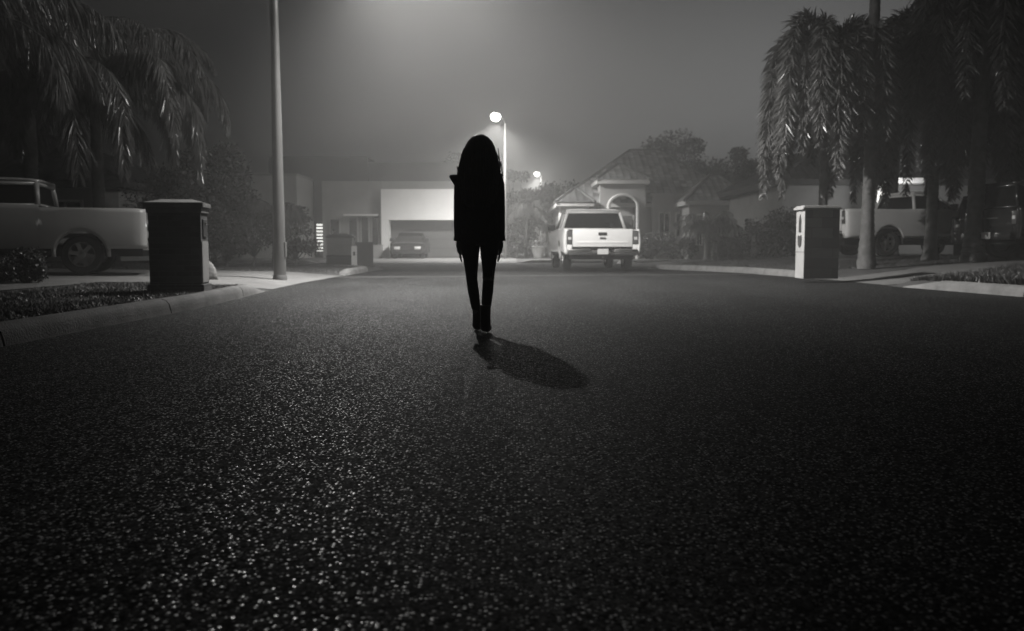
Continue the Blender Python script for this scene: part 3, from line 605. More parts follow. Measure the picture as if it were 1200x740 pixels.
# right pickup behind the palms
vehicle('pickup_truck', (X(967, 26), 26.0, .43), R(14), 'silver pickup parked side on behind the palm trunks on the raised drive', 'pickup truck', 'truck_silver', L=5.3, W=1.98, xr_=1.45, xf=4.55, Rw=.41, Ra=.5, sill=.55, belt=1.38, railz=1.38, hood=1.28, roof=1.92, xc=2.35, xw=3.75, doors=((2.4, 3.7),), arch='plastic', rslant=.1)
vehicle('parked_car', (X(474, 46.5)+.1, 46.9+3.2, .1), R(-88), 'dark saloon car standing on the far driveway before the wide garage opening', 'car', 'black_paint', L=4.5, W=1.78, xr_=.95, xf=3.6, Rw=.31, Ra=.37, sill=.3, belt=.92, hood=.8, roof=1.4, xc=.95, xw=3.0, bed=False, deck=.95, slant=.75, rslant=.55, doors=((1.15, 2.0), (2.05, 2.95)), spokes=9)
vehicle('parked_car', (X(1160, 23.5), 23.5, .43), R(62), 'dark estate car seen from behind, right of the tallest palm trunk', 'car', 'black_paint', L=4.6, W=1.85, xr_=.95, xf=3.7, Rw=.35, Ra=.42, sill=.4, belt=1.1, hood=1.05, roof=1.7, xc=.02, xw=3.1, bed=False, deck=None, slant=.6, rslant=.25, doors=((.7, 1.9), (1.95, 3.0)), spokes=7)
vehicle('parked_car', (X(1188, 19.6), 20.6, .43), R(8), 'black off road car cut off by the right edge of the picture', 'car', 'black_paint', L=4.4, W=1.85, xr_=.85, xf=3.5, Rw=.39, Ra=.46, sill=.48, belt=1.2, hood=1.15, roof=1.8, xc=.02, xw=2.9, bed=False, deck=None, slant=.4, rslant=.08, doors=((.7, 1.8), (1.85, 2.85)), arch='plastic', spokes=5)

# ------------------------------------------------------------------ houses
def hip(root, x0, x1, y0, y1, z0, z1, m='roof_tile', rx0=None, rx1=None, ry0=None, ry1=None, name='roof', ov=.0, fascia='trim', wav=.03, corr=True):
    """hip roof: four slopes of corrugated tile, ridge between (rx0,ry0) and (rx1,ry1)"""
    x0 -= ov; x1 += ov; y0 -= ov; y1 += ov
    rx0 = rx0 if rx0 is not None else x0+(y1-y0)/2; rx1 = rx1 if rx1 is not None else x1-(y1-y0)/2; ry0 = ry0 if ry0 is not None else (y0+y1)/2; ry1 = ry1 if ry1 is not None else ry0
    A, B, Cc, Dd = Vector((x0, y0, z0)), Vector((x1, y0, z0)), Vector((x1, y1, z0)), Vector((x0, y1, z0)); E, F = Vector((rx0, ry0, z1)), Vector((rx1, ry1, z1))
    mb = MB(); uvs = []
    for a, b, c, d in ((A, B, F, E), (B, Cc, F, F), (Cc, Dd, E, F), (Dd, A, E, E)):
        L = (b-a).length; n = max(2, int(L/.09)) if corr else 1; S = ((c+d)/2-(a+b)/2).length
        nrm = (b-a).cross(d-a).normalized(); nrm = nrm if nrm.z > 0 else -nrm; e_ = (b-a).normalized()
        P = []
        for i in range(n+1):
            u = i/n; base = a+(b-a)*u
            # straight up the slope until the hip or ridge line is met
            up = nrm.cross(e_); up = up if up.z > 0 else -up
            du = ((d-a).dot(e_)); dc = L-((c-a).dot(e_)); s_ = u*L
            full = (z1-z0)/up.z; t_ = full
            if du > 1e-4: t_ = min(t_, full*s_/du)
            if dc > 1e-4: t_ = min(t_, full*(L-s_)/dc)
            hh = wav*(1-abs(math.sin(math.pi*s_/.36)))*(1 if corr else 0)
            col = []
            for k in range(9): col.append(base+up*t_*k/8+nrm*hh)
            P.append(col)
        i0 = len(mb.v); mb.grid(P)
        for i in range(n):
            for j in range(8):
                for (ii, jj) in ((i, j), (i+1, j), (i+1, j+1), (i, j+1)):
                    p = P[ii][jj]; q = p-a; uvs += [q.dot(e_), (q-e_*q.dot(e_)).length]
    o = mb.build(name, m, root, smooth=False, uvs=uvs)
    rd = MB()
    for a, b in ((A, E), (Dd, E), (B, F), (Cc, F), (E, F)):
        if (b-a).length > .05: rd.tube([a, b], .09, 6)
    rd.build('ridge_cap', 'ridge' if m == 'roof_tile' else 'dark_roof_tile', o)
    MB().box(x0+.03, x1-.03, y0+.03, y1-.03, z0-.22, z0-.004).build('eave', fascia, root)
    return o
def window(root, x0, x1, y, z0, z1, lit=False, frame='trim', bars=1, lab=None):
    f = MB(); fw = .07
    f.box(x0, x1, y-.05, y+.04, z1-fw, z1).box(x0, x1, y-.06, y+.04, z0, z0+fw).box(x0, x0+fw, y-.05, y+.04, z0+fw, z1-fw).box(x1-fw, x1, y-.05, y+.04, z0+fw, z1-fw)
    for k in range(bars): xm = x0+(x1-x0)*(k+1)/(bars+1); f.box(xm-.02, xm+.02, y-.04, y+.03, z0+fw, z1-fw)
    o = f.build('window', frame, root, label=lab)
    MB().box(x0+fw, x1-fw, y-.012, y+.01, z0+fw, z1-fw).build('pane', 'window_light' if lit else 'glass_dark', o); return o

# --- flat roofed modern house
t = empty('modern_house', (-7, 50, .085), 0, 'flat roofed modern house with a pale garage front and dark upper storey, beyond the road', 'house')
def h1(px, Y=50): return X(px, Y)+7
m = MB().box(h1(378), h1(447), 0.1, 8, 0, 2.45).box(h1(378), h1(447), 0.1, 8, 2.45, 4.45); m.build('front_wall', 'grey_stucco', t)
xa, xb, xo0, xo1 = h1(447, 49.4), 7-1.85, h1(456, 49.4), 7-2.35
m = MB().box(xa, xb, -.6, .2, 2.18, 3.95).box(xa, xo0, -.6, .2, 0, 2.18).box(xo1, xb, -.6, .2, 0, 2.18).build('garage_front', 'white_stucco', t)
g = MB().box(xo0, xo1, .3, .36, 0, 2.2).build('garage_door', 'door_grey', t)
mm = MB()
for k in range(4): mm.box(xo0, xo1, .285, .302, .53*k+.02, .53*k+.045)
mm.build('panel_joint', 'dark_stucco', g)
MB().box(xa+.02, xb-.02, .36, 8, 0, 3.7).build('garage_block', 'grey_stucco', t)
MB().box(h1(378), 5.2, -.2+.4, 8.2, 4.0, 4.45).build('roof_slab', 'grey_stucco', t)
MB().box(h1(317, 54), h1(432, 54), 4, 10, 3.2, 6.25).box(h1(432, 54)+.004, 7-2.0, 4.3, 10, 3.2, 5.95).build('upper_storey', 'dark_stucco', t)
MB().box(h1(349, 51), h1(378)-.01, 1.2, 4, 0, 4.4).build('recessed_wall', 'dark_stucco', t)
# entrance
e_ = MB().box(h1(405), h1(445), -.55, .1, 2.42, 2.52).build('entrance_canopy', 'trim', t)
for a, b in ((408, 420), (422.5, 433), (435, 444)): window(t, h1(a), h1(b), .06, .05, 2.38, frame='frame_grey', bars=0)
window(t, h1(386), h1(399), .06, 1.1, 2.3, frame='frame_grey', bars=0)
# lit slatted window
wl = MB().box(h1(356.5), h1(382), .95, 1.05, .25, .38).box(h1(356.5), h1(382), .95, 1.05, 2.1, 2.2).box(h1(364.2), h1(366.5), .95, 1.05, .38, 2.1).build('slatted_window', 'dark_stucco', t)
MB().box(h1(358.6), h1(380.6), 1.1, 1.12, .38, 2.1).build('lit_pane', 'window_light', wl)
s = MB(); 
for k in range(9): z = .42+k*.195; s.box(h1(366.5), h1(380.8), .97, 1.03, z+random.uniform(0, .03), z+.115)
s.build('slat', 'dark_stucco', wl)
MB().box(h1(440), h1(452), -1.6, -1.1, 0, .75).build('planter', 'grey_stucco', t)
# left wing
t = empty('side_wing', (-13.5, 47, .085), 0, 'plain pale stucco outbuilding behind the shrubs, left of the flat roofed house', 'outbuilding')
MB().box(X(283, 47)+13.5, X(349, 47)+13.5, 0, 4, 0, 4.5).build('wall', 'stucco', t); MB().box(X(283, 47)+13.45, X(349, 47)+13.55, -.05, 4.05, 4.5, 4.62).build('coping', 'cap_stone', t)
# --- tiled house
t = empty('tiled_house', (7.5, 46, .085), 0, 'house with hipped tile roofs and an arched entry, behind the white pickup on the road', 'house')
q = lambda px, Y=46: X(px, Y)-7.5
MB().box(q(657), q(872), .6, 13, 0, 3.0).build('wall', 'wall_beige', t)
hip(t, q(650), q(882), .4, 13.6, 3.0, 6.55, rx0=X(738, 52.6)-7.5, rx1=X(772, 52.6)-7.5, name='roof')
# entry tower with arch
ex0, ex1 = q(703, 45), q(756, 45); ax0, ax1 = q(713, 45), q(747, 45); cx = (ax0+ax1)/2; ar = (ax1-ax0)/2; zs = 2.75
m = MB(); m.box(ex0, ax0, -.9, .58, 0, zs).box(ax1, ex1, -.9, .58, 0, zs)
arc = [(cx-ar*math.cos(a), zs+.6*math.sin(a)) for a in np.linspace(0, math.pi, 13)]
top = [(ex0, zs)]+[(ex0, 3.95), (ex1, 3.95), (ex1, zs)]+arc[::-1]
m.prism(top, -.9, -.6, 'y'); m.box(ex0, ex1, -.6, .58, 3.5, 3.95); m.build('entry_tower', 'wall_beige', t)
MB().tube([(ax0, -.93, 0)]+[(a, -.93, b) for a, b in arc]+[(ax1, -.93, 0)], .085, 6).build('arch_trim', 'trim', t)
MB().box(ax0+.1, ax1-.1, .4, .46, 0, 2.3).build('front_door', 'door_grey', t)
hip(t, ex0, ex1, -.9, 3, 4.15, 5.1, ov=.22, rx0=(ex0+ex1)/2-.1, rx1=(ex0+ex1)/2+.1, name='entry_roof')
# left garage wing
MB().box(q(656, 45), q(690, 45), -1.4, .58, 0, 2.72).build('garage_wall', 'wall_beige', t)
MB().box(q(659, 45), q(687, 45), -1.45, -1.39, 0, 2.15).build('garage_door', 'door_grey', t)
hip(t, q(656, 45), q(690, 45), -1.4, 2, 2.95, 3.75, m='dark_roof_tile', fascia='wall_beige', ov=.25, rx0=q(676, 45)-.1, rx1=q(676, 45)+.1, name='garage_roof')  # dark tile colour here stands in for weaker lamp light on this roof
# right part
MB().box(q(765), q(812), .3, .62, 0, 3.35).box(q(763), q(815), .2, .62, 3.35, 3.5).build('bay_wall', 'wall_beige', t)
window(t, q(772), q(786), .28, .8, 2.5, bars=1); window(t, q(792), q(804), .28, .8, 2.5, bars=1)
MB().box(q(806, 44), q(874, 44), -2.2, .58, 0, 2.78).build('wing_wall', 'wall_beige', t)
hip(t, q(806, 44), q(874, 44), -2.2, 2.6, 2.98, 4.45, ov=.3, rx0=q(845, 44)-.15, rx1=q(849, 44)+.15, name='wing_roof')
for a, b in ((814, 822), (862, 870)): window(t, q(a, 44), q(b, 44), -2.24, .7, 2.3, bars=1)
# --- dark house on the right
t = empty('dark_house', (18, 34.5, .42), 0, 'dark roofed house with a glowing porch lantern, behind the right hand palms', 'house')
MB().box(-7, 9, .5, 9, 0, 2.9).build('wall', 'grey_stucco', t)
hip(t, -7, 9, .5, 9, 3.0, 5.6, m='dark_roof_tile', ov=.5, fascia='dark_stucco')
for px in (1026, 1036): MB().box(X(px, 33.6)-18, X(px, 33.6)-18+.22, -.9, -.68, 0, 2.95).build('porch_column', 'trim', t)
MB().box(X(1018, 33.6)-18, X(1085, 33.6)-18, -1, .49, 2.78, 2.97).build('porch_roof', 'trim', t)
window(t, X(1060, 35)-18, X(1095, 35)-18, .47, .9, 2.3)
xl_ = X(1042, 33.2)-18
f = MB().box(xl_-.02, xl_+.02, -1.35, -1.0, 2.72, 2.76).box(xl_-.11, xl_+.11, -1.46, -1.24, 2.5, 2.53).box(xl_-.13, xl_+.13, -1.48, -1.22, 2.08, 2.1).build('lantern_frame', 'plastic', t)
MB().rings([(xl_, -1.35, z, r_, r_) for z, r_ in ((2.12, .06), (2.18, .12), (2.3, .14), (2.42, .12), (2.49, .07))], 14).build('glass_globe', 'bulb', f, smooth=True)
pl = bpy.data.lights.new('porch_light', 'POINT'); pl.energy = 160; pl.shadow_soft_size = .16; plo = bpy.data.objects.new('porch_light', pl); C.objects.link(plo); plo.parent = t; plo.location = (xl_, -1.6, 2.3)
# --- house behind the left pickup
t = empty('low_house', (-19, 28, .24), 0, 'low pale walled house with a dark roof behind the double cab pickup', 'house')
MB().box(-8, X(141, 28)+19, 0, 9, 0, 2.45).build('wall', 'stucco', t)
hip(t, -8, X(141, 28)+19, 0, 9, 2.6, 4.6, m='dark_roof_tile', ov=.35, fascia='dark_stucco')
window(t, X(60, 28)+19, X(100, 28)+19, -.03, .9, 2.0)
# --- far houses beyond, hazy
for (a, b, Y, hh, lb) in ((-34, -19, 58, 3.2, 'far low house at the left, mostly hidden behind the drooping palm'), (24, 40, 52, 3.1, 'far low house at the right, hidden behind the palm row')):
    t = empty('far_house', ((a+b)/2, Y, .085), 0, lb, 'house'); w2 = (b-a)/2
    MB().box(-w2, w2, 0, 9, 0, hh).build('wall', 'grey_stucco', t); hip(t, -w2, w2, 0, 9, hh+.15, hh+2.6, m='dark_roof_tile', ov=.4, fascia='trim', corr=False)

# ------------------------------------------------------------------ vegetation
def leaf_quads(Pc, size, drop=.3, aspect=.45):
    n = len(Pc); d = rng.normal(size=(n, 3)); d[:, 2] -= drop; d /= np.linalg.norm(d, axis=1)[:, None]
    e = np.cross(d, rng.normal(size=(n, 3))); e /= np.linalg.norm(e, axis=1)[:, None]
    s = (size*rng.uniform(.6, 1.4, n))[:, None]; d = d*s; e = e*s*aspect
    return np.stack([Pc-e*.2, Pc+d*.5-e*.5, Pc+d, Pc+d*.5+e*.5], 1)
def tree(name, loc, h, cr, label, cat='tree', mleaf='leaf', n=6000, leaf=.14, trunk=.14, clumps=26, group=None, flat=.7, low=.35, seed=1, thin=1.0):
    r_ = np.random.default_rng(seed); rr = random.Random(seed)
    root = empty(name, loc, 0, label, cat, group); m = MB()
    base = Vector((0, 0, 0)); fork = Vector((rr.uniform(-.2, .2), rr.uniform(-.2, .2), h*low))
    m.tube([base-Vector((0, 0, .1)), (base+fork)/2+Vector((.04, 0, 0)), fork], [trunk*1.25, trunk, trunk*.8], 8)
    cen = []
    for i in range(clumps):
        u = r_.normal(size=3); u /= np.linalg.norm(u); rad = r_.uniform(.45, 1)**.5
        c = np.array([u[0]*cr*rad, u[1]*cr*rad, h*(1+low)/2+u[2]*(h*(1-low)/2)*rad*.92]); cen.append(c)
        mid = fork*.5+Vector(c)*.5+Vector((0, 0, -.1*h*rr.random()))
        m.tube([fork-Vector((0, 0, .1)), mid, Vector(c)], [trunk*.45, trunk*.25, trunk*.06], 5)
    m.build('trunk', 'bark', root, smooth=True)
    per = n//clumps; P = []
    for c in cen:
        sc = cr*r_.uniform(.2, .42); g = r_.normal(size=(per, 3)); g /= (np.linalg.norm(g, axis=1)[:, None]+1e-6); g *= r_.uniform(.2, 1, (per, 1))**.5*sc*1.25; g[:, 2] *= flat; P.append(c+g)
    P = np.concatenate(P); P = P[P[:, 2] > .05]
    quads_obj('crown', leaf_quads(P, leaf), mleaf, root); return root
def frond(base, az, elev, L, droop, nl, ll, mode, r_, hang=False):
    """returns rachis points and leaflet quads"""
    dh = np.array([math.cos(az), math.sin(az), 0]); pts = []; p = np.array(base, float); ang = elev; st = 14
    for i in range(st+1):
        pts.append(p.copy()); u = i/st
        dvec = dh*math.cos(ang)+np.array([0, 0, 1])*math.sin(ang); p = p+dvec*L/st; ang = max(-1.5, elev-(2.9*min(1, (i+1)/st/.4)**1.1 if hang else droop*((i+1)/st)**1.3))
    pts = np.array(pts); us = r_.uniform(.12, 1, nl); idx = us*st; i0 = np.minimum(idx.astype(int), st-1); fr = (idx-i0)[:, None]
    P = pts[i0]*(1-fr)+pts[i0+1]*fr; T = pts[i0+1]-pts[i0]; T /= np.linalg.norm(T, axis=1)[:, None]
    side = np.cross(T, [0, 0, 1.0]); side /= (np.linalg.norm(side, axis=1)[:, None]+1e-6)
    nrm = np.cross(side, T)
    if mode == 'fox':   # plume: leaflets all round the rachis
        a = r_.uniform(0, 2*math.pi, nl)[:, None]; d = side*np.cos(a)+nrm*np.sin(a)+T*.75+np.array([0, 0, -.2])
    else:               # queen palm: leaflets leave sideways and hang
        sg = np.where(r_.random(nl) < .5, -1, 1)[:, None]; d = side*sg*.55+T*.35+np.array([0, 0, -1.0])+nrm*r_.normal(size=(nl, 1))*.2
    d += r_.normal(size=(nl, 3))*.13; d /= np.linalg.norm(d, axis=1)[:, None]
    ln = (ll*(np.sin(np.clip(us, .05, .97)*math.pi)**.5*.9+.1)*r_.uniform(.75, 1.15, nl))[:, None]
    wv = np.cross(d, r_.normal(size=(nl, 3))); wv /= np.linalg.norm(wv, axis=1)[:, None]
    wd = .017 if mode == 'fox' else .010
    mid = P+d*ln*.5+np.array([0, 0, .02]); tip = P+d*ln+np.array([0, 0, -.12])*ln*(1.0 if mode == 'fox' else 1.6)
    Q1 = np.stack([P-wv*wd*.5, mid-wv*wd, mid+wv*wd, P+wv*wd*.5], 1); Q2 = np.stack([mid-wv*wd, tip-wv*wd*.15, tip+wv*wd*.15, mid+wv*wd], 1)
    return pts, np.concatenate([Q1, Q2])
def palm(loc, h, label, nf=14, L=2.4, mode='fox', r0=.19, r1=.13, mleaf='frond', seed=1, lean=(0, 0), nl=300, ll=.5, droop=(1.6, 2.6), elev=(.2, 1.35), group=None, hang=False, shaft=True):
    r_ = np.random.default_rng(seed)
    root = empty('palm_tree', loc, 0, label, 'palm tree', group)
    pts = [(lean[0]*u*u, lean[1]*u*u, h*u) for u in np.linspace(0, 1, 14)]; rd = [r0*1.45 if i == 0 else (r0*1.15 if i == 1 else r0+(r1-r0)*i/13) for i in range(14)]
    m = MB(); pp = []; rr2 = []
    N = int(h/.14)
    for i in range(N+1):
        u = i/N; x, y, z = np.interp(u, np.linspace(0, 1, 14), [p[0] for p in pts]), np.interp(u, np.linspace(0, 1, 14), [p[1] for p in pts]), h*u
        rb = np.interp(u, np.linspace(0, 1, 14), rd); pp += [(x, y, z-.012), (x, y, z+.012)]; rr2 += [rb*random.uniform(.96, 1.0), rb*random.uniform(1.04, 1.09)]
    pp[0] = (0, 0, -.15); m.tube(pp, rr2, 14); m.build('trunk', 'palm_bark', root, smooth=50)
    top = np.array([lean[0], lean[1], h])
    if shaft: MB().tube([tuple(top-[0, 0, .05]), tuple(top+[0, 0, .35]), tuple(top+[0, 0, .8])], [r1*1.15, r1*1.1, r1*.5], 12).build('crownshaft', 'boot_green', root, smooth=True)
    ctop = top+[0, 0, .6 if shaft else .1]; rm = MB(); Q = []
    for i in range(nf):
        az = 2*math.pi*i/nf*1.0+r_.uniform(-.25, .25); u = (i*7 % nf)/nf
        el = elev[0]+(elev[1]-elev[0])*u; dr = droop[0]+(droop[1]-droop[0])*r_.random()
        p, q_ = frond(ctop+np.array([math.cos(az), math.sin(az), 0])*r1*.6, az, el, L*r_.uniform(.85, 1.1), dr, nl, ll, mode, r_, hang)
        rm.tube([tuple(a) for a in p[::2]], [.028, .024, .02, .017, .013, .009, .006, .003][:len(p[::2])], 5); Q.append(q_)
    rm.build('frond_stem', 'boot_green', root, smooth=True)
    quads_obj('fronds', np.concatenate(Q), mleaf, root)
    return root
PG = 'feathery palms in front of the dark house'
g0 = .42
palm((X(1018, 20), 20.1, .34), 7.3, 'tall straight palm left of the silver pickup cab, its trunk running out of the top', nf=12, L=2.5, seed=3, r0=.14, r1=.11, group=None, nl=260)
palm((X(963, 20.9), 20.9, .32), 4.35, 'full feathery palm with the leftmost drooping crown, above the white faced mailbox', nf=30, L=4.3, seed=5, r0=.11, r1=.09, nl=800, ll=.4, elev=(.6, 1.45), hang=True)
palm((X(1095, 22.4), 22.6, .38), 4.9, 'shorter palm in front of the silver pickup door, between two taller trunks', nf=28, L=5.8, seed=8, r0=.15, r1=.11, nl=700, ll=.42, elev=(.7, 1.4), mleaf='frond_dark', hang=True)
palm((X(1141, 21), 21, .42), 6.0, 'tall thick palm trunk nearest the dark cars, crown above the picture', nf=22, L=4.6, seed=11, r0=.2, r1=.14, lean=(.1, 0), nl=600, mleaf='frond_dark', hang=True, elev=(.6, 1.4))
palm((X(1215, 21), 22, .42), 5.0, 'dark palm at the far right edge whose fronds hang into view', nf=22, L=5.0, seed=13, nl=600, mleaf='frond_dark', elev=(.7, 1.4), hang=True)
palm((X(1110, 27), 31, .42), 6.6, 'palm behind the silver pickup beside the dark house', nf=24, L=6.0, seed=14, nl=600, mleaf='frond_dark', elev=(.6, 1.4), hang=True)
# weeping queen palms on the left
palm((X(106, 20.5), 21, .2), 4.2, 'drooping palm with a rough trunk rising behind the double cab pickup', nf=30, L=3.9, mode='queen', seed=21, r0=.15, r1=.12, nl=1300, ll=.62, droop=(2.4, 3.2), elev=(.3, 1.4), shaft=False)
palm((X(20, 19.5), 20.2, .2), 4.0, 'dark drooping palm over the cab of the leftmost pickup', nf=22, L=4.4, mode='queen', seed=22, r0=.17, r1=.14, nl=560, ll=.8, mleaf='frond_dark', droop=(1.7, 2.6), elev=(.2, 1.4), shaft=False)
palm((X(-45, 16), 16, .2), 4.6, 'dark palm hanging over the top left corner of the picture', nf=18, L=3.2, mode='queen', seed=23, nl=380, ll=.8, mleaf='frond_dark', shaft=False)
# trees
tree('garden_tree', (X(252, 25), 25, .2), 3.6, 1.15, 'bushy dark tree between the drooping palm and the shrubs', n=9000, leaf=.11, seed=31, low=.3, trunk=.07)
tree('garden_tree', (X(215, 27), 27, .2), 3.0, 1.3, 'rounded dark shrub tree behind the dark brick mailbox pillar', n=7000, leaf=.11, seed=32, low=.25, trunk=.07, mleaf='leaf_dark')
tree('garden_shrub', (X(296, 25.4), 25.4, .2), 2.1, .75, 'pale leaved upright shrub left of the near lamp pole', 'shrub', n=5000, leaf=.09, seed=33, low=.15, trunk=.04)
tree('garden_shrub', (X(264, 23.6), 23.6, .2), 1.45, .7, 'low leafy shrub just behind the garden stone', 'shrub', n=5000, leaf=.09, seed=34, low=.12, trunk=.04)
tree('garden_shrub', (X(347, 26.2), 26.0, .18), 1.8, .7, 'dark shrub right of the near lamp pole by the lit slatted window', 'shrub', n=5000, leaf=.09, seed=35, low=.12, trunk=.04, mleaf='leaf_dark')
palm((X(316, 25), 25.6, .2), 1.5, 'small palm with drooping fronds directly behind the near lamp pole', nf=14, L=1.15, mode='queen', seed=36, r0=.09, r1=.07, nl=120, ll=.4, shaft=False)
tree('garden_shrub', (X(31, 13.4), 13.4, .14), .52, .34, 'small round clipped shrub on the lawn in front of the leftmost pickup', 'shrub', n=4500, leaf=.05, seed=37, low=.1, trunk=.02, mleaf='leaf_dark', clumps=30, flat=.9)
tree('garden_shrub', (X(-6, 13.0), 13.0, .14), .42, .3, 'small clipped shrub cut off by the left edge of the picture', 'shrub', n=3000, leaf=.05, seed=38, low=.1, trunk=.02, mleaf='leaf_dark', clumps=30, flat=.9)
tree('shade_tree', (X(601, 60), 60, .085), 6.4, 1.2, 'hazy tree in front of the farthest lamp, right of the distant lamp pole', n=7000, leaf=.2, seed=41, low=.3, trunk=.12)
tree('shade_tree', (X(640, 56), 56, .085), 4.7, 1.4, 'loose hazy tree with the farthest lamp glowing through its top', n=3000, leaf=.2, seed=42, low=.35, trunk=.1)
tree('shade_tree', (X(605, 52), 52, .085), 3.6, 1.3, 'low hazy tree beside the distant lamp pole foot', n=5000, leaf=.18, seed=43, low=.2, trunk=.08)
tree('shade_tree', (X(528, 70), 70, .085), 8.2, 2.0, 'far hazy tree rising above the flat roofed house', n=5000, leaf=.25, seed=44, low=.4, trunk=.15)
tree('shade_tree', (X(792, 64), 64, .085), 8.6, 3.3, 'broad dark tree rising behind the tiled roof ridge', n=14000, leaf=.24, seed=45, low=.3, trunk=.2, mleaf='leaf_dark')
tree('shade_tree', (X(850, 62), 62, .085), 7.9, 2.9, 'dark rounded tree behind the right end of the tiled roof', n=12000, leaf=.24, seed=46, low=.3, trunk=.2, mleaf='leaf_dark')
tree('shade_tree', (X(655, 66), 66, .085), 5.6, 2.4, 'hazy tree beyond the left roof slope of the tiled house', n=6000, leaf=.22, seed=47, low=.3, trunk=.15)
tree('shade_tree', (X(440, 75), 78, .085), 6.5, 3, 'far tree hidden behind the dark upper storey', n=4000, leaf=.25, seed=48, low=.3, trunk=.15)
# shrubs before the tiled house
for i, (px, Y, h_, c_, lb, ml) in enumerate([(772, 43.3, 1.5, .8, 'leafy shrub under the window of the tiled house', 'leaf'), (800, 42.8, 1.2, .8, 'low shrub left of the bushy palm', 'leaf_dark'), (760, 42, .9, .5, 'small shrub beside the right rear corner of the white pickup', 'leaf_dark'),
                                  (915, 33, 1.25, .6, 'pale flowering shrub just left of the white faced mailbox', 'leaf'), (895, 36, 1.9, 1.0, 'dark shrub at the corner of the dark house', 'leaf_dark'), (930, 31, 1.8, .9, 'tall dark shrub behind the white faced mailbox', 'leaf_dark'), (630, 51, 1.3, .9, 'rounded shrub behind the pale plant pot', 'leaf'), (603, 49, 1.6, .8, 'shrub beside the distant lamp pole', 'leaf_dark')]):
    tree('garden_shrub', (X(px, Y), Y, H(X(px, Y), Y)-.02), h_, c_, lb, 'shrub', n=3500, leaf=.1, seed=60+i, low=.12, trunk=.03, mleaf=ml)
palm((X(829, 41), 41, .085), 1.4, 'short bushy palm in front of the right wing of the tiled house', nf=20, L=1.7, mode='queen', seed=71, r0=.16, r1=.14, nl=150, ll=.5, shaft=False, droop=(1.2, 2.0), elev=(.2, 1.3))
palm((X(617, 50), 50, .085), 2.6, 'slim young palm between the distant lamp pole and the white pickup', nf=12, L=1.5, seed=72, r0=.1, r1=.08, nl=100, mode='queen', ll=.5, shaft=False)
def hedge(x0, x1, y0, y1, z0, h_, label, n, seed):
    r_ = np.random.default_rng(seed); t = empty('hedge', ((x0+x1)/2, (y0+y1)/2, z0), 0, label, 'hedge')
    a, b = (x1-x0)/2, (y1-y0)/2; MB().box(-a+.08, a-.08, -b+.08, b-.08, 0, h_-.1, .05).build('hedge_core', 'leaf_dark', t)
    P = np.stack([r_.uniform(-a, a, n), r_.uniform(-b, b, n), r_.uniform(0, h_, n)], 1)
    k = r_.integers(0, 3, n); P[k == 0, 1] = -b; P[k == 1, 2] = h_; P[k == 2, 1] = b; P += r_.normal(size=P.shape)*.05
    quads_obj('foliage', leaf_quads(P, .09, 0), 'leaf', t)
hedge(X(836, 41), X(905, 41), 40.6, 41.6, .08, 1.0, 'long clipped hedge before the right wing of the tiled house', 9000, 5)
hedge(X(872, 35.5), X(935, 33), 34.0, 34.9, .3, 1.0, 'clipped hedge left of the white faced mailbox, before the dark house', 8000, 6)
t = empty('plant_pot', (X(631, 47.5), 47.5, .085), 0, 'round pale plant pot on the lawn left of the white pickup', 'plant pot')
MB().lathe([(0, .02), (.24, .02), (.32, .3), (.36, .6), (.4, .62), (.4, .68), (.33, .68), (.31, .6), (0, .58)], 'z', n=24).build('pot', 'pot', t, smooth=40)
P = np.random.default_rng(4).normal(size=(500, 3))*.13+[0, 0, .74]; quads_obj('foliage', leaf_quads(P, .16), 'leaf', t)

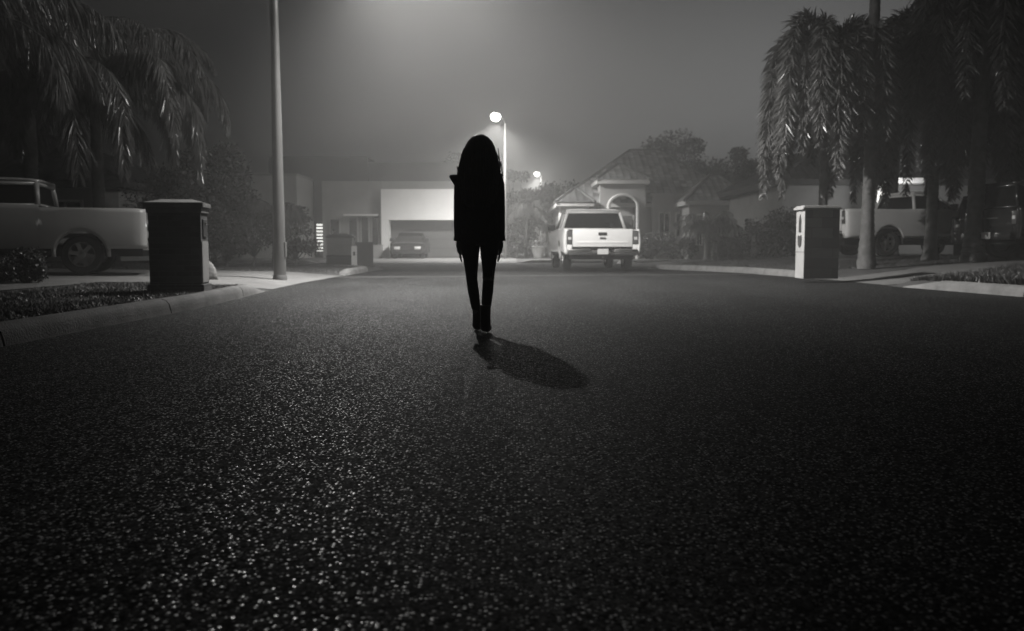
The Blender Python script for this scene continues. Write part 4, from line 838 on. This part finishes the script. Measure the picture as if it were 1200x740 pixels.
# grass: blades as one mesh per lawn
def grass(name, xs, ys_, hgt, n, seed, mtl, keep=None, wd=.006):
    r_ = np.random.default_rng(seed); x = r_.uniform(*xs, n); y = r_.uniform(*ys_, n)
    z = np.array([H(a, b) for a, b in zip(x, y)]); ok = z > .045
    if keep is not None: ok &= np.array([keep(a, b) for a, b in zip(x, y)])
    x, y, z = x[ok], y[ok], z[ok]; n = len(x); P = np.stack([x, y, z-.01], 1)
    d = r_.normal(size=(n, 3))*.35; d[:, 2] = 1; cl_ = np.array([noise.noise(Vector((a*1.3, b*1.3, 0))) for a, b in zip(x, y)])
    d *= (hgt*(1+.6*cl_)*r_.uniform(.5, 1.2, n))[:, None]; a = r_.uniform(0, math.pi, n); wv = np.stack([np.cos(a), np.sin(a), 0*a], 1)*wd
    bend = np.stack([d[:, 0]*.6, d[:, 1]*.6, -.15*d[:, 2]], 1)
    Q = np.stack([P-wv, P+wv, P+d+bend], 1); o = quads_obj(name, Q, mtl); o['kind'] = 'stuff'; return o
gl = lambda x, y: (xl(y)-x) > .33 and not (-7.95 < x < -6.65) and not (13.8 < y < 20.7)
grass('grass', (-11, -3.9), (5, 13.9), .05, 90000, 1, 'blade', gl)
grass('grass', (-16, -4.3), (20.7, 27), .07, 45000, 2, 'blade', lambda x, y: True)
grass('ground_cover', (6.9, 12.5), (12.2, 15.4), .16, 42000, 3, 'blade', lambda x, y: x-xr(y) > .36, .012)
grass('ground_cover', (8.7, 16), (15.3, 18.0), .15, 30000, 6, 'blade', lambda x, y: x-xr(y) > .36 and y < 15.6+(x-8.4)*.9 and y < 17.6, .012)
grass('grass', (6.6, 20), (20.6, 25), .09, 60000, 4, 'blade', lambda x, y: x-xr(y) > .36)
grass('grass', (4.9, 20), (24, 38), .07, 50000, 5, 'blade', lambda x, y: x-xr(y) > .36 and not (25 < y < 30.6 and x > 9) and abs(y-(30+(x-4.5)*.75)) > 1.3)
t = empty('weed_tuft', (X(38, 7.6), 7.7, .1), 0, 'small weed tuft with pale stalks growing beside the near kerb', 'weed')
r_ = np.random.default_rng(9); n = 160; d = r_.normal(size=(n, 3))*[.7, .5, .2]; d[:, 2] = abs(d[:, 2])+.25; d *= .13; P = r_.normal(size=(n, 3))*[.12, .05, 0]
wv = r_.normal(size=(n, 3))*.004; quads_obj('blades', np.stack([P-wv, P+wv, P+d], 1), 'frond', t)

# shared groups of repeats
GR = {'street_lamp': 'street lamps along the road', 'mailbox_pillar': 'masonry mailbox pillars by the kerbs', 'pickup_truck': 'parked pickup trucks', 'parked_car': 'parked cars', 'palm_tree': 'palm trees in the front gardens',
      'garden_shrub': 'shrubs in the front gardens', 'shade_tree': 'trees beyond the houses', 'garden_tree': 'bushy trees by the left driveway', 'hedge': 'clipped hedges', 'far_house': 'far low houses'}
for o in bpy.data.objects:
    k = o.name.split('.')[0]
    if o.parent is None and k in GR: o['group'] = GR[k]
